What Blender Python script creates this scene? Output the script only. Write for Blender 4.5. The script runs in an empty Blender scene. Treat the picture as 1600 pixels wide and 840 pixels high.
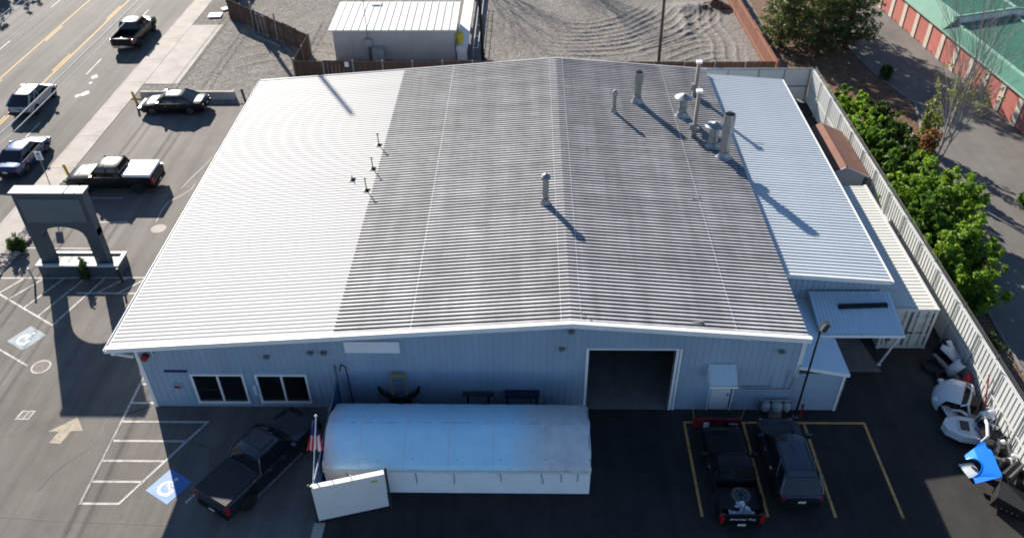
import bpy, bmesh, math, random
import numpy as np
from mathutils import Vector, Matrix

random.seed(7)
rng = np.random.default_rng(7)
S = bpy.context.scene
COL = S.collection
R = math.radians

# ------------------------------------------------------------------ camera
YAW, PITCH, ROLL = -0.023, 0.6675, -0.0111
CAM_H = 29.2
cam_d = bpy.data.cameras.new('camera')
cam = bpy.data.objects.new('camera', cam_d)
COL.objects.link(cam)
cyw, syw, cpt, spt = math.cos(YAW), math.sin(YAW), math.cos(PITCH), math.sin(PITCH)
_f = Vector((syw * cpt, cyw * cpt, -spt))
_r = Vector((cyw, -syw, 0))
_u = _r.cross(_f)
_r2 = _r * math.cos(ROLL) + _u * math.sin(ROLL)
_u2 = _u * math.cos(ROLL) - _r * math.sin(ROLL)
_m = Matrix((_r2, _u2, -_f)).transposed().to_4x4()
_m.translation = (0, 0, CAM_H)
cam.matrix_world = _m
cam_d.sensor_width = 36
cam_d.lens = 36 * 1294.4 / 1600
cam_d.clip_start = 0.5
cam_d.clip_end = 1500
S.camera = cam

# ------------------------------------------------------------------ sky, sun, exposure
SUNV = Vector((-1.03, 1.93, 1.0)).normalized()          # towards the sun
W = bpy.data.worlds.new('World')
S.world = W
W.use_nodes = True
_n = W.node_tree.nodes
_sky = _n.new('ShaderNodeTexSky')
_sky.sky_type = 'NISHITA'
_sky.sun_disc = False
_sky.sun_elevation = math.asin(SUNV.z)
_sky.sun_rotation = math.atan2(SUNV.x, SUNV.y)
_sky.altitude = 1400
_sky.air_density = 1.0
_sky.dust_density = 0.3
_sky.ozone_density = 3.0
W.node_tree.links.new(_sky.outputs[0], _n['Background'].inputs[0])
_n['Background'].inputs[1].default_value = 0.067
sun_d = bpy.data.lights.new('sun', 'SUN')
sun_d.energy = 5.0
sun_d.angle = R(0.53)
sun_d.color = (1.0, 0.92, 0.81)
sun = bpy.data.objects.new('sun', sun_d)
COL.objects.link(sun)
sun.rotation_euler = (-SUNV).to_track_quat('-Z', 'Y').to_euler()
sun.location = (-40, 75, 40)
S.view_settings.view_transform = 'Standard'
S.view_settings.look = 'None'
S.view_settings.gamma = 1
S.view_settings.use_curve_mapping = False
S.view_settings.exposure = 1.28
S.render.engine = 'CYCLES'
S.cycles.filter_width = 1.9
S.cycles.max_bounces = 6
S.cycles.diffuse_bounces = 3

# ------------------------------------------------------------------ helpers
class MB:
    """collects shapes, then links them as ONE mesh object"""
    def __init__(s):
        s.v = []; s.f = []
    def add(s, vs, fs):
        n = len(s.v)
        s.v.extend(tuple(p) for p in vs)
        s.f.extend(tuple(n + i for i in f) for f in fs)
        return s
    def box(s, x0, x1, y0, y1, z0, z1):
        return s.add([(x0,y0,z0),(x1,y0,z0),(x1,y1,z0),(x0,y1,z0),(x0,y0,z1),(x1,y0,z1),(x1,y1,z1),(x0,y1,z1)],
                     [(0,3,2,1),(4,5,6,7),(0,1,5,4),(1,2,6,5),(2,3,7,6),(3,0,4,7)])
    def obox(s, c, size, rz=0, ry=0, rx=0):
        m = Matrix.Rotation(rz,3,'Z') @ Matrix.Rotation(ry,3,'Y') @ Matrix.Rotation(rx,3,'X')
        a, b, d = size[0]/2, size[1]/2, size[2]/2
        c = Vector(c)
        vs = [c + m @ Vector(p) for p in [(-a,-b,-d),(a,-b,-d),(a,b,-d),(-a,b,-d),(-a,-b,d),(a,-b,d),(a,b,d),(-a,b,d)]]
        return s.add(vs, [(0,3,2,1),(4,5,6,7),(0,1,5,4),(1,2,6,5),(2,3,7,6),(3,0,4,7)])
    def beam(s, p, q, w, h):
        """rectangular bar from p to q, w wide (horizontally), h high"""
        p, q = Vector(p), Vector(q)
        d = (q - p).normalized()
        up = Vector((0,0,1)) if abs(d.z) < 0.95 else Vector((0,1,0))
        r = d.cross(up).normalized(); u = r.cross(d)
        r *= w/2; u *= h/2
        vs = [p-r-u, p+r-u, p+r+u, p-r+u, q-r-u, q+r-u, q+r+u, q-r+u]
        return s.add(vs, [(0,1,2,3),(7,6,5,4),(1,0,4,5),(2,1,5,6),(3,2,6,7),(0,3,7,4)])
    def tube(s, p, q, r0, r1=None, n=8, cap=True):
        r1 = r0 if r1 is None else r1
        p, q = Vector(p), Vector(q)
        d = (q - p).normalized()
        up = Vector((0,0,1)) if abs(d.z) < 0.9 else Vector((1,0,0))
        a = d.cross(up).normalized(); b = d.cross(a)
        vs = []
        for c, r in ((p, r0), (q, r1)):
            for i in range(n):
                t = 2*math.pi*i/n
                vs.append(c + a*(r*math.cos(t)) + b*(r*math.sin(t)))
        fs = [(i, i+n, (i+1)%n+n, (i+1)%n) for i in range(n)]
        if cap:
            fs += [tuple(range(n)), tuple(range(2*n-1, n-1, -1))]
        return s.add(vs, fs)
    def path(s, pts, r, n=6):
        for i in range(len(pts)-1):
            r0 = r[i] if isinstance(r, (list,tuple)) else r
            r1 = r[i+1] if isinstance(r, (list,tuple)) else r
            s.tube(pts[i], pts[i+1], r0, r1, n, True)
        return s
    def lathe(s, prof, c=(0,0,0), n=16, axis='Z', closed=False):
        vs = []
        for r, z in prof:
            for i in range(n):
                t = 2*math.pi*i/n
                x, y = r*math.cos(t), r*math.sin(t)
                p = (x, y, z) if axis == 'Z' else ((x, z, y) if axis == 'Y' else (z, x, y))
                vs.append((p[0]+c[0], p[1]+c[1], p[2]+c[2]))
        m = len(prof)
        fs = []
        for j in range(m if closed else m-1):
            k = (j+1) % m
            for i in range(n):
                f = (j*n+i, j*n+(i+1)%n, k*n+(i+1)%n, k*n+i)
                fs.append(f[::-1] if axis == 'Y' else f)
        if not closed:
            a = tuple(range(n-1,-1,-1)); b = tuple(range((m-1)*n, m*n))
            fs += [a[::-1], b[::-1]] if axis == 'Y' else [a, b]
        return s.add(vs, fs)
    def ext(s, poly, a0, a1, axis='Z'):
        """extrude a 2D outline along an axis; for X the outline is (y,z), for Y it is (x,z)"""
        n = len(poly)
        def P(u, v, w):
            return (u, v, w) if axis == 'Z' else ((w, u, v) if axis == 'X' else (u, w, v))
        vs = [P(u, v, a0) for u, v in poly] + [P(u, v, a1) for u, v in poly]
        fs = [tuple(range(n-1,-1,-1)), tuple(range(n, 2*n))] + [(i, (i+1)%n, (i+1)%n+n, i+n) for i in range(n)]
        if axis == 'Y':
            fs = [f[::-1] for f in fs]
        return s.add(vs, fs)
    def quad(s, a, b, c, d):
        return s.add([a,b,c,d], [(0,1,2,3)])
    def rows(s, rows, close=False):
        """loft: a list of equally long point rows"""
        n = len(rows[0]); vs = [p for r in rows for p in r]
        fs = []
        for j in range(len(rows)-1):
            for i in range(n if close else n-1):
                k = (i+1) % n
                fs.append((j*n+i, j*n+k, (j+1)*n+k, (j+1)*n+i))
        return s.add(vs, fs)
    def mesh(s, name, mat=None, smooth=None):
        me = bpy.data.meshes.new(name)
        me.from_pydata([tuple(float(c) for c in p) for p in s.v], [], s.f)
        if mat is not None:
            me.materials.append(mat)
        if smooth is not None:
            me.polygons.foreach_set('use_smooth', [True]*len(me.polygons))
            if smooth < 180:
                me.set_sharp_from_angle(angle=R(smooth))
        me.update()
        return me
    def build(s, name, mat, parent=None, smooth=None):
        return link(name, s.mesh(name, mat, smooth), parent)

def link(name, me, parent=None):
    o = bpy.data.objects.new(name, me)
    COL.objects.link(o)
    if parent is not None:
        o.parent = parent
        if parent.get('_w') is not None:          # parent is an Empty whose parts are modelled in world space
            o.location = -Vector(parent.location)
    return o

def tag(o, label=None, cat=None, group=None, kind=None):
    if label: o['label'] = label
    if cat: o['category'] = cat
    if group: o['group'] = group
    if kind: o['kind'] = kind
    return o

WORLD_ROOTS = []
def thing(name, label, cat, loc=(0,0,0), rz=0, group=None, world=False):
    o = bpy.data.objects.new(name, None)
    o.empty_display_size = 0.3
    COL.objects.link(o)
    o.location = loc
    o.rotation_euler = (0, 0, rz)
    tag(o, label, cat, group)
    if world:
        o['_w'] = 1; WORLD_ROOTS.append(o)
    return o

def struct(name, mb, mat, smooth=None):
    return tag(mb.build(name, mat, None, smooth), kind='structure')

# ------------------------------------------------------------------ materials
def nt(name):
    m = bpy.data.materials.new(name)
    m.use_nodes = True
    return m, m.node_tree.nodes, m.node_tree.links, m.node_tree.nodes['Principled BSDF']

def noise(n, l, vec, scale, detail=4, rough=0.6):
    t = n.new('ShaderNodeTexNoise')
    t.inputs['Scale'].default_value = scale
    t.inputs['Detail'].default_value = detail
    t.inputs['Roughness'].default_value = rough
    if vec is not None: l.new(vec, t.inputs['Vector'])
    return t.outputs['Fac']

def ramp(n, l, fac, stops):
    r = n.new('ShaderNodeValToRGB')
    e = r.color_ramp.elements
    while len(e) < len(stops): e.new(0.5)
    for i, (p, c) in enumerate(stops):
        e[i].position = p
        e[i].color = (c, c, c, 1) if isinstance(c, (int, float)) else (c[0], c[1], c[2], 1)
    l.new(fac, r.inputs[0])
    return r.outputs[0]

def mixc(n, l, fac, a, b, mode='MIX'):
    m = n.new('ShaderNodeMix'); m.data_type = 'RGBA'; m.blend_type = mode
    if isinstance(fac, (int, float)): m.inputs[0].default_value = fac
    else: l.new(fac, m.inputs[0])
    for i, c in ((6, a), (7, b)):
        if isinstance(c, tuple): m.inputs[i].default_value = (c[0], c[1], c[2], 1)
        else: l.new(c, m.inputs[i])
    return m.outputs[2]

def coords(n, l, scale=(1,1,1), rot=(0,0,0)):
    t = n.new('ShaderNodeTexCoord')
    mp = n.new('ShaderNodeMapping')
    mp.inputs['Scale'].default_value = scale
    mp.inputs['Rotation'].default_value = rot
    l.new(t.outputs['Object'], mp.inputs[0])
    return mp.outputs[0]

def bump(n, l, b, h, strength=0.4, dist=0.02):
    k = n.new('ShaderNodeBump')
    k.inputs['Strength'].default_value = strength
    k.inputs['Distance'].default_value = dist
    l.new(h, k.inputs['Height'])
    l.new(k.outputs[0], b.inputs['Normal'])

def MAT(name, col, rough=0.6, metal=0.0, var=0.12, scale=1.5, stretch=(1,1,1), fine=0.0, bmp=0.0, bscale=30, coat=0.0, objvar=0.0, dirt=None, spec=None):
    m, n, l, b = nt(name)
    c = coords(n, l, stretch)
    f = noise(n, l, c, scale, 6, 0.65)
    lo = tuple(max(0, x*(1-var)) for x in col); hi = tuple(min(1, x*(1+var)) for x in col)
    out = ramp(n, l, f, [(0.32, lo), (0.68, hi)])
    if fine:
        f2 = noise(n, l, coords(n, l), 45, 3, 0.7)
        out = mixc(n, l, 1.0, out, ramp(n, l, f2, [(0.35, 1-fine), (0.65, 1.0)]), 'MULTIPLY')
    if dirt:
        f3 = noise(n, l, coords(n, l, stretch), dirt[1], 8, 0.7)
        out = mixc(n, l, ramp(n, l, f3, [(dirt[2], 0.0), (min(1, dirt[2]+0.18), dirt[3])]), out, dirt[0])
    if objvar:
        oi = n.new('ShaderNodeObjectInfo')
        out = mixc(n, l, 1.0, out, ramp(n, l, oi.outputs['Random'], [(0.0, 1-objvar), (1.0, 1.0)]), 'MULTIPLY')
    l.new(out, b.inputs['Base Color'])
    b.inputs['Roughness'].default_value = rough
    b.inputs['Metallic'].default_value = metal
    b.inputs['Specular IOR Level'].default_value = 0.25 if spec is None else spec
    if coat:
        b.inputs['Coat Weight'].default_value = coat
        b.inputs['Coat Roughness'].default_value = 0.04
        b.inputs['Coat IOR'].default_value = 1.42
    if bmp:
        bump(n, l, b, noise(n, l, coords(n, l, stretch), bscale, 4, 0.6), bmp, 0.02)
    return m

def ASPHALT(name, col, crack=0.35, streak=0.18, speck=0.25, patch=0.2):
    m, n, l, b = nt(name)
    c = coords(n, l)
    big = noise(n, l, c, 0.16, 6, 0.6)
    out = ramp(n, l, big, [(0.3, tuple(x*(1-patch) for x in col)), (0.7, tuple(x*(1+patch) for x in col))])
    st = noise(n, l, coords(n, l, (1.3, 0.045, 1)), 1.0, 5, 0.6)
    out = mixc(n, l, 1.0, out, ramp(n, l, st, [(0.36, 1-streak), (0.64, 1.0)]), 'MULTIPLY')
    st2 = noise(n, l, c, 1.1, 7, 0.7)
    out = mixc(n, l, 1.0, out, ramp(n, l, st2, [(0.3, 1-patch*0.7), (0.6, 1.0)]), 'MULTIPLY')
    sp = noise(n, l, c, 28, 4, 0.8)
    out = mixc(n, l, 1.0, out, ramp(n, l, sp, [(0.3, 1-speck), (0.7, 1.0)]), 'MULTIPLY')
    # hairline cracks
    wob = n.new('ShaderNodeTexNoise'); wob.inputs['Scale'].default_value = 0.5; wob.inputs['Detail'].default_value = 5
    l.new(c, wob.inputs['Vector'])
    add = n.new('ShaderNodeVectorMath'); add.operation = 'MULTIPLY_ADD'
    l.new(wob.outputs['Color'], add.inputs[0]); add.inputs[1].default_value = (2.2, 2.2, 2.2); l.new(c, add.inputs[2])
    vo = n.new('ShaderNodeTexVoronoi'); vo.feature = 'DISTANCE_TO_EDGE'; vo.inputs['Scale'].default_value = 0.13
    l.new(add.outputs[0], vo.inputs['Vector'])
    ln = ramp(n, l, vo.outputs['Distance'], [(0.0, 1.0), (0.006, 0.0)])
    msk = ramp(n, l, noise(n, l, c, 0.22, 3, 0.5), [(0.45, 0.0), (0.6, crack)])
    mm = n.new('ShaderNodeMath'); mm.operation = 'MULTIPLY'; l.new(ln, mm.inputs[0]); l.new(msk, mm.inputs[1])
    out = mixc(n, l, mm.outputs[0], out, tuple(x*0.25 for x in col))
    # oil drips and pale dusty spots
    v2 = n.new('ShaderNodeTexVoronoi'); v2.inputs['Scale'].default_value = 0.55
    l.new(c, v2.inputs['Vector'])
    out = mixc(n, l, ramp(n, l, v2.outputs['Distance'], [(0.03, 0.5), (0.12, 0.0)]), out, tuple(x*0.5 for x in col))
    l.new(out, b.inputs['Base Color'])
    b.inputs['Roughness'].default_value = 0.85
    b.inputs['Specular IOR Level'].default_value = 0.3
    bump(n, l, b, sp, 0.35, 0.02)
    return m

def GRAVEL(name, c1, c2, c3):
    m, n, l, b = nt(name)
    c = coords(n, l)
    big = noise(n, l, c, 0.12, 6, 0.65)
    out = ramp(n, l, big, [(0.3, c1), (0.7, c2)])
    vo = n.new('ShaderNodeTexVoronoi'); vo.inputs['Scale'].default_value = 10.0; vo.inputs['Randomness'].default_value = 1
    l.new(c, vo.inputs['Vector'])
    sep = n.new('ShaderNodeSeparateColor'); l.new(vo.outputs['Color'], sep.inputs[0])
    out = mixc(n, l, 0.9, out, ramp(n, l, sep.outputs[0], [(0.0, 0.5), (0.7, 1.0), (1.0, 1.35)]), 'MULTIPLY')
    f2 = noise(n, l, c, 2.2, 7, 0.75)
    out = mixc(n, l, ramp(n, l, f2, [(0.5, 0.0), (0.72, 0.55)]), out, c3)
    l.new(out, b.inputs['Base Color'])
    b.inputs['Roughness'].default_value = 0.95
    b.inputs['Specular IOR Level'].default_value = 0.15
    hh = n.new('ShaderNodeMath'); hh.operation = 'ADD'
    l.new(vo.outputs['Distance'], hh.inputs[0]); l.new(noise(n, l, c, 3.0, 6, 0.7), hh.inputs[1])
    bump(n, l, b, hh.outputs[0], 0.7, 0.08)
    return m

def LEAF(name, c1, c2, trans=0.35):
    m, n, l, b = nt(name)
    c = coords(n, l)
    f = noise(n, l, c, 1.3, 4, 0.7)
    f2 = noise(n, l, c, 9, 2, 0.6)
    out = ramp(n, l, f, [(0.33, c1), (0.67, c2)])
    out = mixc(n, l, 1.0, out, ramp(n, l, f2, [(0.3, 0.65), (0.7, 1.15)]), 'MULTIPLY')
    l.new(out, b.inputs['Base Color'])
    b.inputs['Roughness'].default_value = 0.5
    b.inputs['Specular IOR Level'].default_value = 0.35
    tr = n.new('ShaderNodeBsdfTranslucent')
    l.new(mixc(n, l, 1.0, out, (1.0, 1.0, 0.45), 'MULTIPLY'), tr.inputs['Color'])
    mx = n.new('ShaderNodeMixShader'); mx.inputs[0].default_value = trans
    l.new(b.outputs[0], mx.inputs[1]); l.new(tr.outputs[0], mx.inputs[2])
    l.new(mx.outputs[0], n['Material Output'].inputs['Surface'])
    return m

def GLASS(name, col=(0.012, 0.014, 0.016), rough=0.06):
    m, n, l, b = nt(name)
    c = coords(n, l)
    l.new(ramp(n, l, noise(n, l, c, 2, 3), [(0.3, tuple(x*0.7 for x in col)), (0.7, tuple(x*1.3 for x in col))]), b.inputs['Base Color'])
    b.inputs['Roughness'].default_value = rough
    b.inputs['IOR'].default_value = 1.5
    return m

M = {}
M['asphalt_old'] = ASPHALT('asphalt_old', (0.19, 0.173, 0.158), crack=0.5, streak=0.3)
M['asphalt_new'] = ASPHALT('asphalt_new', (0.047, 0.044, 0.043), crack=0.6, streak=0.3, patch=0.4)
M['asphalt_road'] = ASPHALT('asphalt_road', (0.16, 0.15, 0.138), crack=0.5, streak=0.42)
M['asphalt_drive'] = ASPHALT('asphalt_drive', (0.17, 0.16, 0.148), crack=0.4, streak=0.12)
M['concrete'] = MAT('concrete', (0.44, 0.405, 0.365), 0.9, var=0.14, scale=0.7, fine=0.2, bmp=0.2, dirt=((0.16,0.14,0.12), 0.9, 0.56, 0.45))
M['concrete_dark'] = MAT('concrete_dark', (0.2, 0.19, 0.18), 0.9, var=0.2, scale=1.2, fine=0.2, bmp=0.2)
M['gravel'] = GRAVEL('gravel', (0.188, 0.174, 0.16), (0.262, 0.244, 0.225), (0.14, 0.128, 0.117))
M['dirt'] = GRAVEL('dirt', (0.16, 0.125, 0.095), (0.22, 0.175, 0.135), (0.1, 0.075, 0.055))
M['bark'] = GRAVEL('bark_mulch', (0.15, 0.095, 0.065), (0.22, 0.15, 0.105), (0.08, 0.05, 0.035))
M['stone'] = MAT('river_stone', (0.36, 0.33, 0.3), 0.85, var=0.5, scale=3.5, fine=0.2, objvar=0.2)
M['white_paint'] = MAT('white_road_paint', (0.6, 0.575, 0.53), 0.75, var=0.12, scale=2, fine=0.3, dirt=((0.2,0.185,0.17), 3.0, 0.47, 0.8))
M['yellow_paint'] = MAT('yellow_road_paint', (0.62, 0.4, 0.09), 0.75, var=0.15, scale=2, fine=0.25, dirt=((0.2,0.17,0.12), 3.0, 0.56, 0.7))
M['yellow_stall'] = MAT('yellow_stall_paint', (0.66, 0.37, 0.13), 0.75, var=0.15, scale=2, fine=0.2, dirt=((0.12,0.09,0.06), 3.0, 0.5, 0.75))
M['cream_paint'] = MAT('cream_road_paint', (0.48, 0.41, 0.3), 0.8, var=0.1, scale=4, fine=0.3, dirt=((0.2,0.18,0.155), 4, 0.44, 0.85))
M['blue_paint'] = MAT('blue_road_paint', (0.03, 0.17, 0.5), 0.5, spec=0.6, var=0.2, scale=2, fine=0.2, dirt=((0.3,0.36,0.4), 3, 0.55, 0.4))
M['faded_blue'] = MAT('faded_blue_paint', (0.28, 0.34, 0.37), 0.7, var=0.15, scale=2.5, fine=0.2, dirt=((0.2,0.19,0.18), 4, 0.52, 0.6))
M['white_roof'] = MAT('white_painted_roof_steel', (0.5, 0.49, 0.475), 0.6, spec=0.1, var=0.03, scale=0.5, fine=0.05, objvar=0.05, dirt=((0.6,0.57,0.53), 0.8, 0.6, 0.3))
M['pale_roof'] = MAT('pale_blue_roof_steel', (0.55, 0.68, 0.76), 0.42, var=0.05, scale=0.6, fine=0.06, objvar=0.06)
M['annex_roof'] = MAT('silvery_annex_roof_steel', (0.52, 0.57, 0.6), 0.5, spec=0.2, var=0.05, scale=0.6, fine=0.06, objvar=0.06)
def OLD_ROOF():
    m, n, l, b = nt('weathered_galvanised_roof_steel')
    c = coords(n, l)
    oi = n.new('ShaderNodeObjectInfo')
    geo = n.new('ShaderNodeNewGeometry')
    mp = n.new('ShaderNodeMapping'); l.new(geo.outputs['Position'], mp.inputs[0]); mp.inputs['Scale'].default_value = (0.9, 0.06, 0)
    band = noise(n, l, mp.outputs[0], 1.0, 5, 0.65)
    out = ramp(n, l, band, [(0.34, (0.4,0.4,0.405)), (0.5, (0.5,0.5,0.505)), (0.66, (0.6,0.6,0.605))])
    mp2 = n.new('ShaderNodeMapping'); l.new(geo.outputs['Position'], mp2.inputs[0]); mp2.inputs['Scale'].default_value = (0.5, 2.2, 0)
    out = mixc(n, l, 1.0, out, ramp(n, l, noise(n, l, mp2.outputs[0], 1.0, 7, 0.7), [(0.3, 0.62), (0.62, 1.0)]), 'MULTIPLY')
    mp3 = n.new('ShaderNodeMapping'); l.new(geo.outputs['Position'], mp3.inputs[0]); mp3.inputs['Scale'].default_value = (1, 1, 0)
    rust = ramp(n, l, noise(n, l, mp3.outputs[0], 0.55, 8, 0.75), [(0.56, 0.0), (0.72, 0.45)])
    out = mixc(n, l, rust, out, (0.2,0.185,0.17))
    out = mixc(n, l, 1.0, out, ramp(n, l, oi.outputs['Random'], [(0.0, 0.84), (1.0, 1.0)]), 'MULTIPLY')
    l.new(out, b.inputs['Base Color'])
    b.inputs['Roughness'].default_value = 0.6
    b.inputs['Specular IOR Level'].default_value = 0.15
    return m
M['galv_roof'] = OLD_ROOF()
M['rib_dark'] = MAT('dark_rib_steel', (0.03, 0.031, 0.034), 0.7, var=0.4, scale=1.5, stretch=(0.4,2,1))
M['galv'] = MAT('galvanised_steel', (0.26, 0.275, 0.29), 0.42, metal=0.7, var=0.2, scale=4)
M['galv_dark'] = MAT('sooty_steel', (0.05, 0.052, 0.056), 0.6, metal=0.3, var=0.3, scale=4)
M['trim'] = MAT('white_trim', (0.78, 0.78, 0.77), 0.4, var=0.05, scale=2, fine=0.05, dirt=((0.5,0.48,0.45), 2, 0.62, 0.35))
M['wall'] = MAT('pale_grey_wall_steel', (0.29, 0.375, 0.475), 0.5, var=0.1, scale=0.6, stretch=(1,1,0.3), fine=0.05, dirt=((0.3,0.31,0.32), 0.9, 0.6, 0.3))
M['wall_white'] = MAT('white_wall_board', (0.72, 0.71, 0.69), 0.6, var=0.06, scale=1, fine=0.08, dirt=((0.45,0.42,0.38), 1.5, 0.6, 0.4))
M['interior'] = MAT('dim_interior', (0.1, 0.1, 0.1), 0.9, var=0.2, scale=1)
M['black'] = MAT('black_plastic', (0.012, 0.012, 0.013), 0.5, var=0.3, scale=4)
M['rubber'] = MAT('tyre_rubber', (0.02, 0.02, 0.021), 0.85, var=0.25, scale=8)
M['rubber_dusty'] = MAT('dusty_tyre_rubber', (0.11, 0.115, 0.12), 0.85, var=0.25, scale=5)
M['glass'] = GLASS('dark_glass')
M['window_glass'] = GLASS('window_glass', (0.006, 0.007, 0.008), 0.04)
M['rim'] = MAT('alloy_rim', (0.45, 0.46, 0.47), 0.3, metal=0.9, var=0.1, scale=6)
M['rim_dark'] = MAT('dark_rim', (0.03, 0.03, 0.032), 0.35, metal=0.5, var=0.2, scale=6)
M['chrome'] = MAT('chrome', (0.7, 0.71, 0.72), 0.15, metal=1.0, var=0.05, scale=3)
M['car_black'] = MAT('black_car_paint', (0.008, 0.009, 0.011), 0.32, var=0.25, scale=1, coat=0.35, spec=0.12)
M['car_grey'] = MAT('charcoal_car_paint', (0.045, 0.05, 0.06), 0.32, metal=0.7, var=0.15, scale=1, coat=1.0, spec=0.12)
M['car_silver'] = MAT('silver_car_paint', (0.34, 0.36, 0.385), 0.35, metal=0.5, var=0.06, scale=1, coat=1.0, spec=0.12)
M['car_blue'] = MAT('navy_car_paint', (0.02, 0.045, 0.12), 0.33, metal=0.4, var=0.1, scale=1, coat=1.0, spec=0.12)
M['car_slate'] = MAT('slate_car_paint', (0.04, 0.052, 0.07), 0.3, metal=0.7, var=0.15, scale=1, coat=1.0, spec=0.12)
M['tonneau'] = MAT('matt_black_bed_cover', (0.025, 0.026, 0.03), 0.55, var=0.15, scale=2)
M['white_cap'] = MAT('white_bed_cover', (0.75, 0.75, 0.74), 0.4, var=0.03, scale=2)
M['lamp_red'] = MAT('tail_lamp_red', (0.35, 0.01, 0.012), 0.2, var=0.2, scale=5, coat=1.0)
M['lamp_clear'] = MAT('head_lamp_clear', (0.55, 0.57, 0.6), 0.1, var=0.1, scale=5, coat=1.0)
M['plate'] = MAT('licence_plate', (0.6, 0.5, 0.5), 0.5, var=0.1, scale=6)
M['red_plow'] = MAT('red_plow_steel', (0.21, 0.022, 0.03), 0.45, var=0.2, scale=2, fine=0.15)
M['wood_fence'] = MAT('brown_weathered_fence_wood', (0.105, 0.062, 0.046), 0.9, var=0.35, scale=1.6, stretch=(4,4,0.4), fine=0.2)
M['wood_red'] = MAT('red_brown_fence_wood', (0.27, 0.125, 0.085), 0.85, var=0.2, scale=1.6, stretch=(4,4,0.4), fine=0.15)
M['wood_grey'] = MAT('grey_lumber', (0.3, 0.27, 0.235), 0.9, var=0.25, scale=2, stretch=(3,3,0.5), fine=0.2)
M['pole_wood'] = MAT('dark_pole_wood', (0.085, 0.06, 0.045), 0.9, var=0.3, scale=2, stretch=(6,6,0.3))
M['pole_black'] = MAT('black_pole', (0.012, 0.012, 0.013), 0.7, var=0.3, scale=2)
M['fence_white'] = MAT('white_fence_steel', (0.5, 0.515, 0.5), 0.5, var=0.06, scale=1.5, fine=0.06, objvar=0.1, dirt=((0.36,0.35,0.31), 1.6, 0.56, 0.4))
M['shed_wall'] = MAT('beige_shed_siding', (0.47, 0.44, 0.41), 0.7, var=0.08, scale=0.8, fine=0.08)
M['shed_roof'] = MAT('cream_shed_roof_steel', (0.66, 0.645, 0.61), 0.45, var=0.04, scale=1, objvar=0.05)
M['box_grey'] = MAT('grey_enclosure', (0.33, 0.345, 0.36), 0.5, var=0.08, scale=2)
M['barrel'] = MAT('yellow_barrel_plastic', (0.62, 0.5, 0.06), 0.5, var=0.12, scale=3)
M['container'] = MAT('cream_container_steel', (0.58, 0.57, 0.52), 0.5, var=0.06, scale=1.2, fine=0.06, dirt=((0.32,0.25,0.18), 1.8, 0.62, 0.4))
M['brown_roof'] = MAT('brown_shed_roofing', (0.2, 0.1, 0.075), 0.85, var=0.15, scale=2, fine=0.15)
M['grey_siding'] = MAT('grey_shed_siding', (0.33, 0.36, 0.4), 0.7, var=0.06, scale=1)
M['tarp'] = MAT('white_tarpaulin', (0.66, 0.7, 0.72), 0.4, var=0.07, scale=0.7, fine=0.05, dirt=((0.42,0.42,0.4), 0.55, 0.55, 0.6), bmp=0.25, bscale=1.6)
M['tarp_blue'] = MAT('pale_blue_tarpaulin', (0.42, 0.68, 0.88), 0.4, var=0.05, scale=0.7, fine=0.05, dirt=((0.42,0.52,0.6), 0.6, 0.6, 0.5), bmp=0.25, bscale=1.6)
def TARP():
    m, n, l, b = nt('weathered_tarpaulin')
    c = coords(n, l)
    sx = n.new('ShaderNodeSeparateXYZ'); l.new(c, sx.inputs[0])
    def ma(op, a, v):
        k = n.new('ShaderNodeMath'); k.operation = op
        l.new(a, k.inputs[0])
        if isinstance(v, (int, float)): k.inputs[1].default_value = v
        else: l.new(v, k.inputs[1])
        return k.outputs[0]
    wob = ma('MULTIPLY', noise(n, l, c, 0.9, 6, 0.7), 1.6)
    xx = ma('ADD', sx.outputs[0], wob)
    # old greyed ends, blue middle (x is metres along the shelter)
    t_ = ma('MULTIPLY', ma('ADD', xx, 8.3), 1/11.5)
    fac = ramp(n, l, t_, [(0.06, 1.0), (0.125, 0.0), (0.72, 0.0), (0.86, 1.0)])
    blue = ramp(n, l, noise(n, l, coords(n, l, (1, 3, 1)), 0.8, 5, 0.6), [(0.3, (0.44,0.76,0.95)), (0.7, (0.54,0.84,0.98))])
    grey = ramp(n, l, noise(n, l, c, 1.4, 6, 0.65), [(0.3, (0.5,0.53,0.55)), (0.7, (0.68,0.7,0.7))])
    out = mixc(n, l, fac, blue, grey)
    st = ramp(n, l, noise(n, l, coords(n, l, (1.5, 0.3, 1)), 2.5, 6, 0.7), [(0.58, 0.0), (0.75, 0.35)])
    out = mixc(n, l, st, out, (0.36,0.4,0.42))
    # crease along the purlin where grime settles
    yy = ma('ABSOLUTE', ma('ADD', sx.outputs[1], -23.35), 0.0)
    cr = ma('MULTIPLY', ramp(n, l, yy, [(0.0, 0.5), (0.09, 0.0)]), ramp(n, l, noise(n, l, coords(n, l, (1,.2,1)), 3, 5, 0.7), [(0.45, 0.0), (0.62, 1.0)]))
    out = mixc(n, l, cr, out, (0.22,0.26,0.28))
    l.new(out, b.inputs['Base Color'])
    b.inputs['Roughness'].default_value = 0.38
    bump(n, l, b, noise(n, l, coords(n, l, (2.6, 0.5, 1)), 1.6, 7, 0.7), 0.6, 0.08)
    return m
M['tarp_mix'] = TARP()
M['vinyl'] = MAT('white_vinyl_siding', (0.8, 0.82, 0.83), 0.5, var=0.05, scale=1.5, fine=0.05)
M['gate_panel'] = MAT('pale_gate_board', (0.72, 0.71, 0.7), 0.6, var=0.05, scale=1.2, fine=0.06)
M['sign_slate'] = MAT('slate_sign_paint', (0.055, 0.07, 0.085), 0.5, var=0.1, scale=1)
M['sign_face'] = MAT('blank_sign_face', (0.1, 0.12, 0.14), 0.5, var=0.1, scale=1)
M['sign_trim'] = MAT('pale_sign_trim', (0.42, 0.43, 0.44), 0.5, var=0.08, scale=2)
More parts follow.
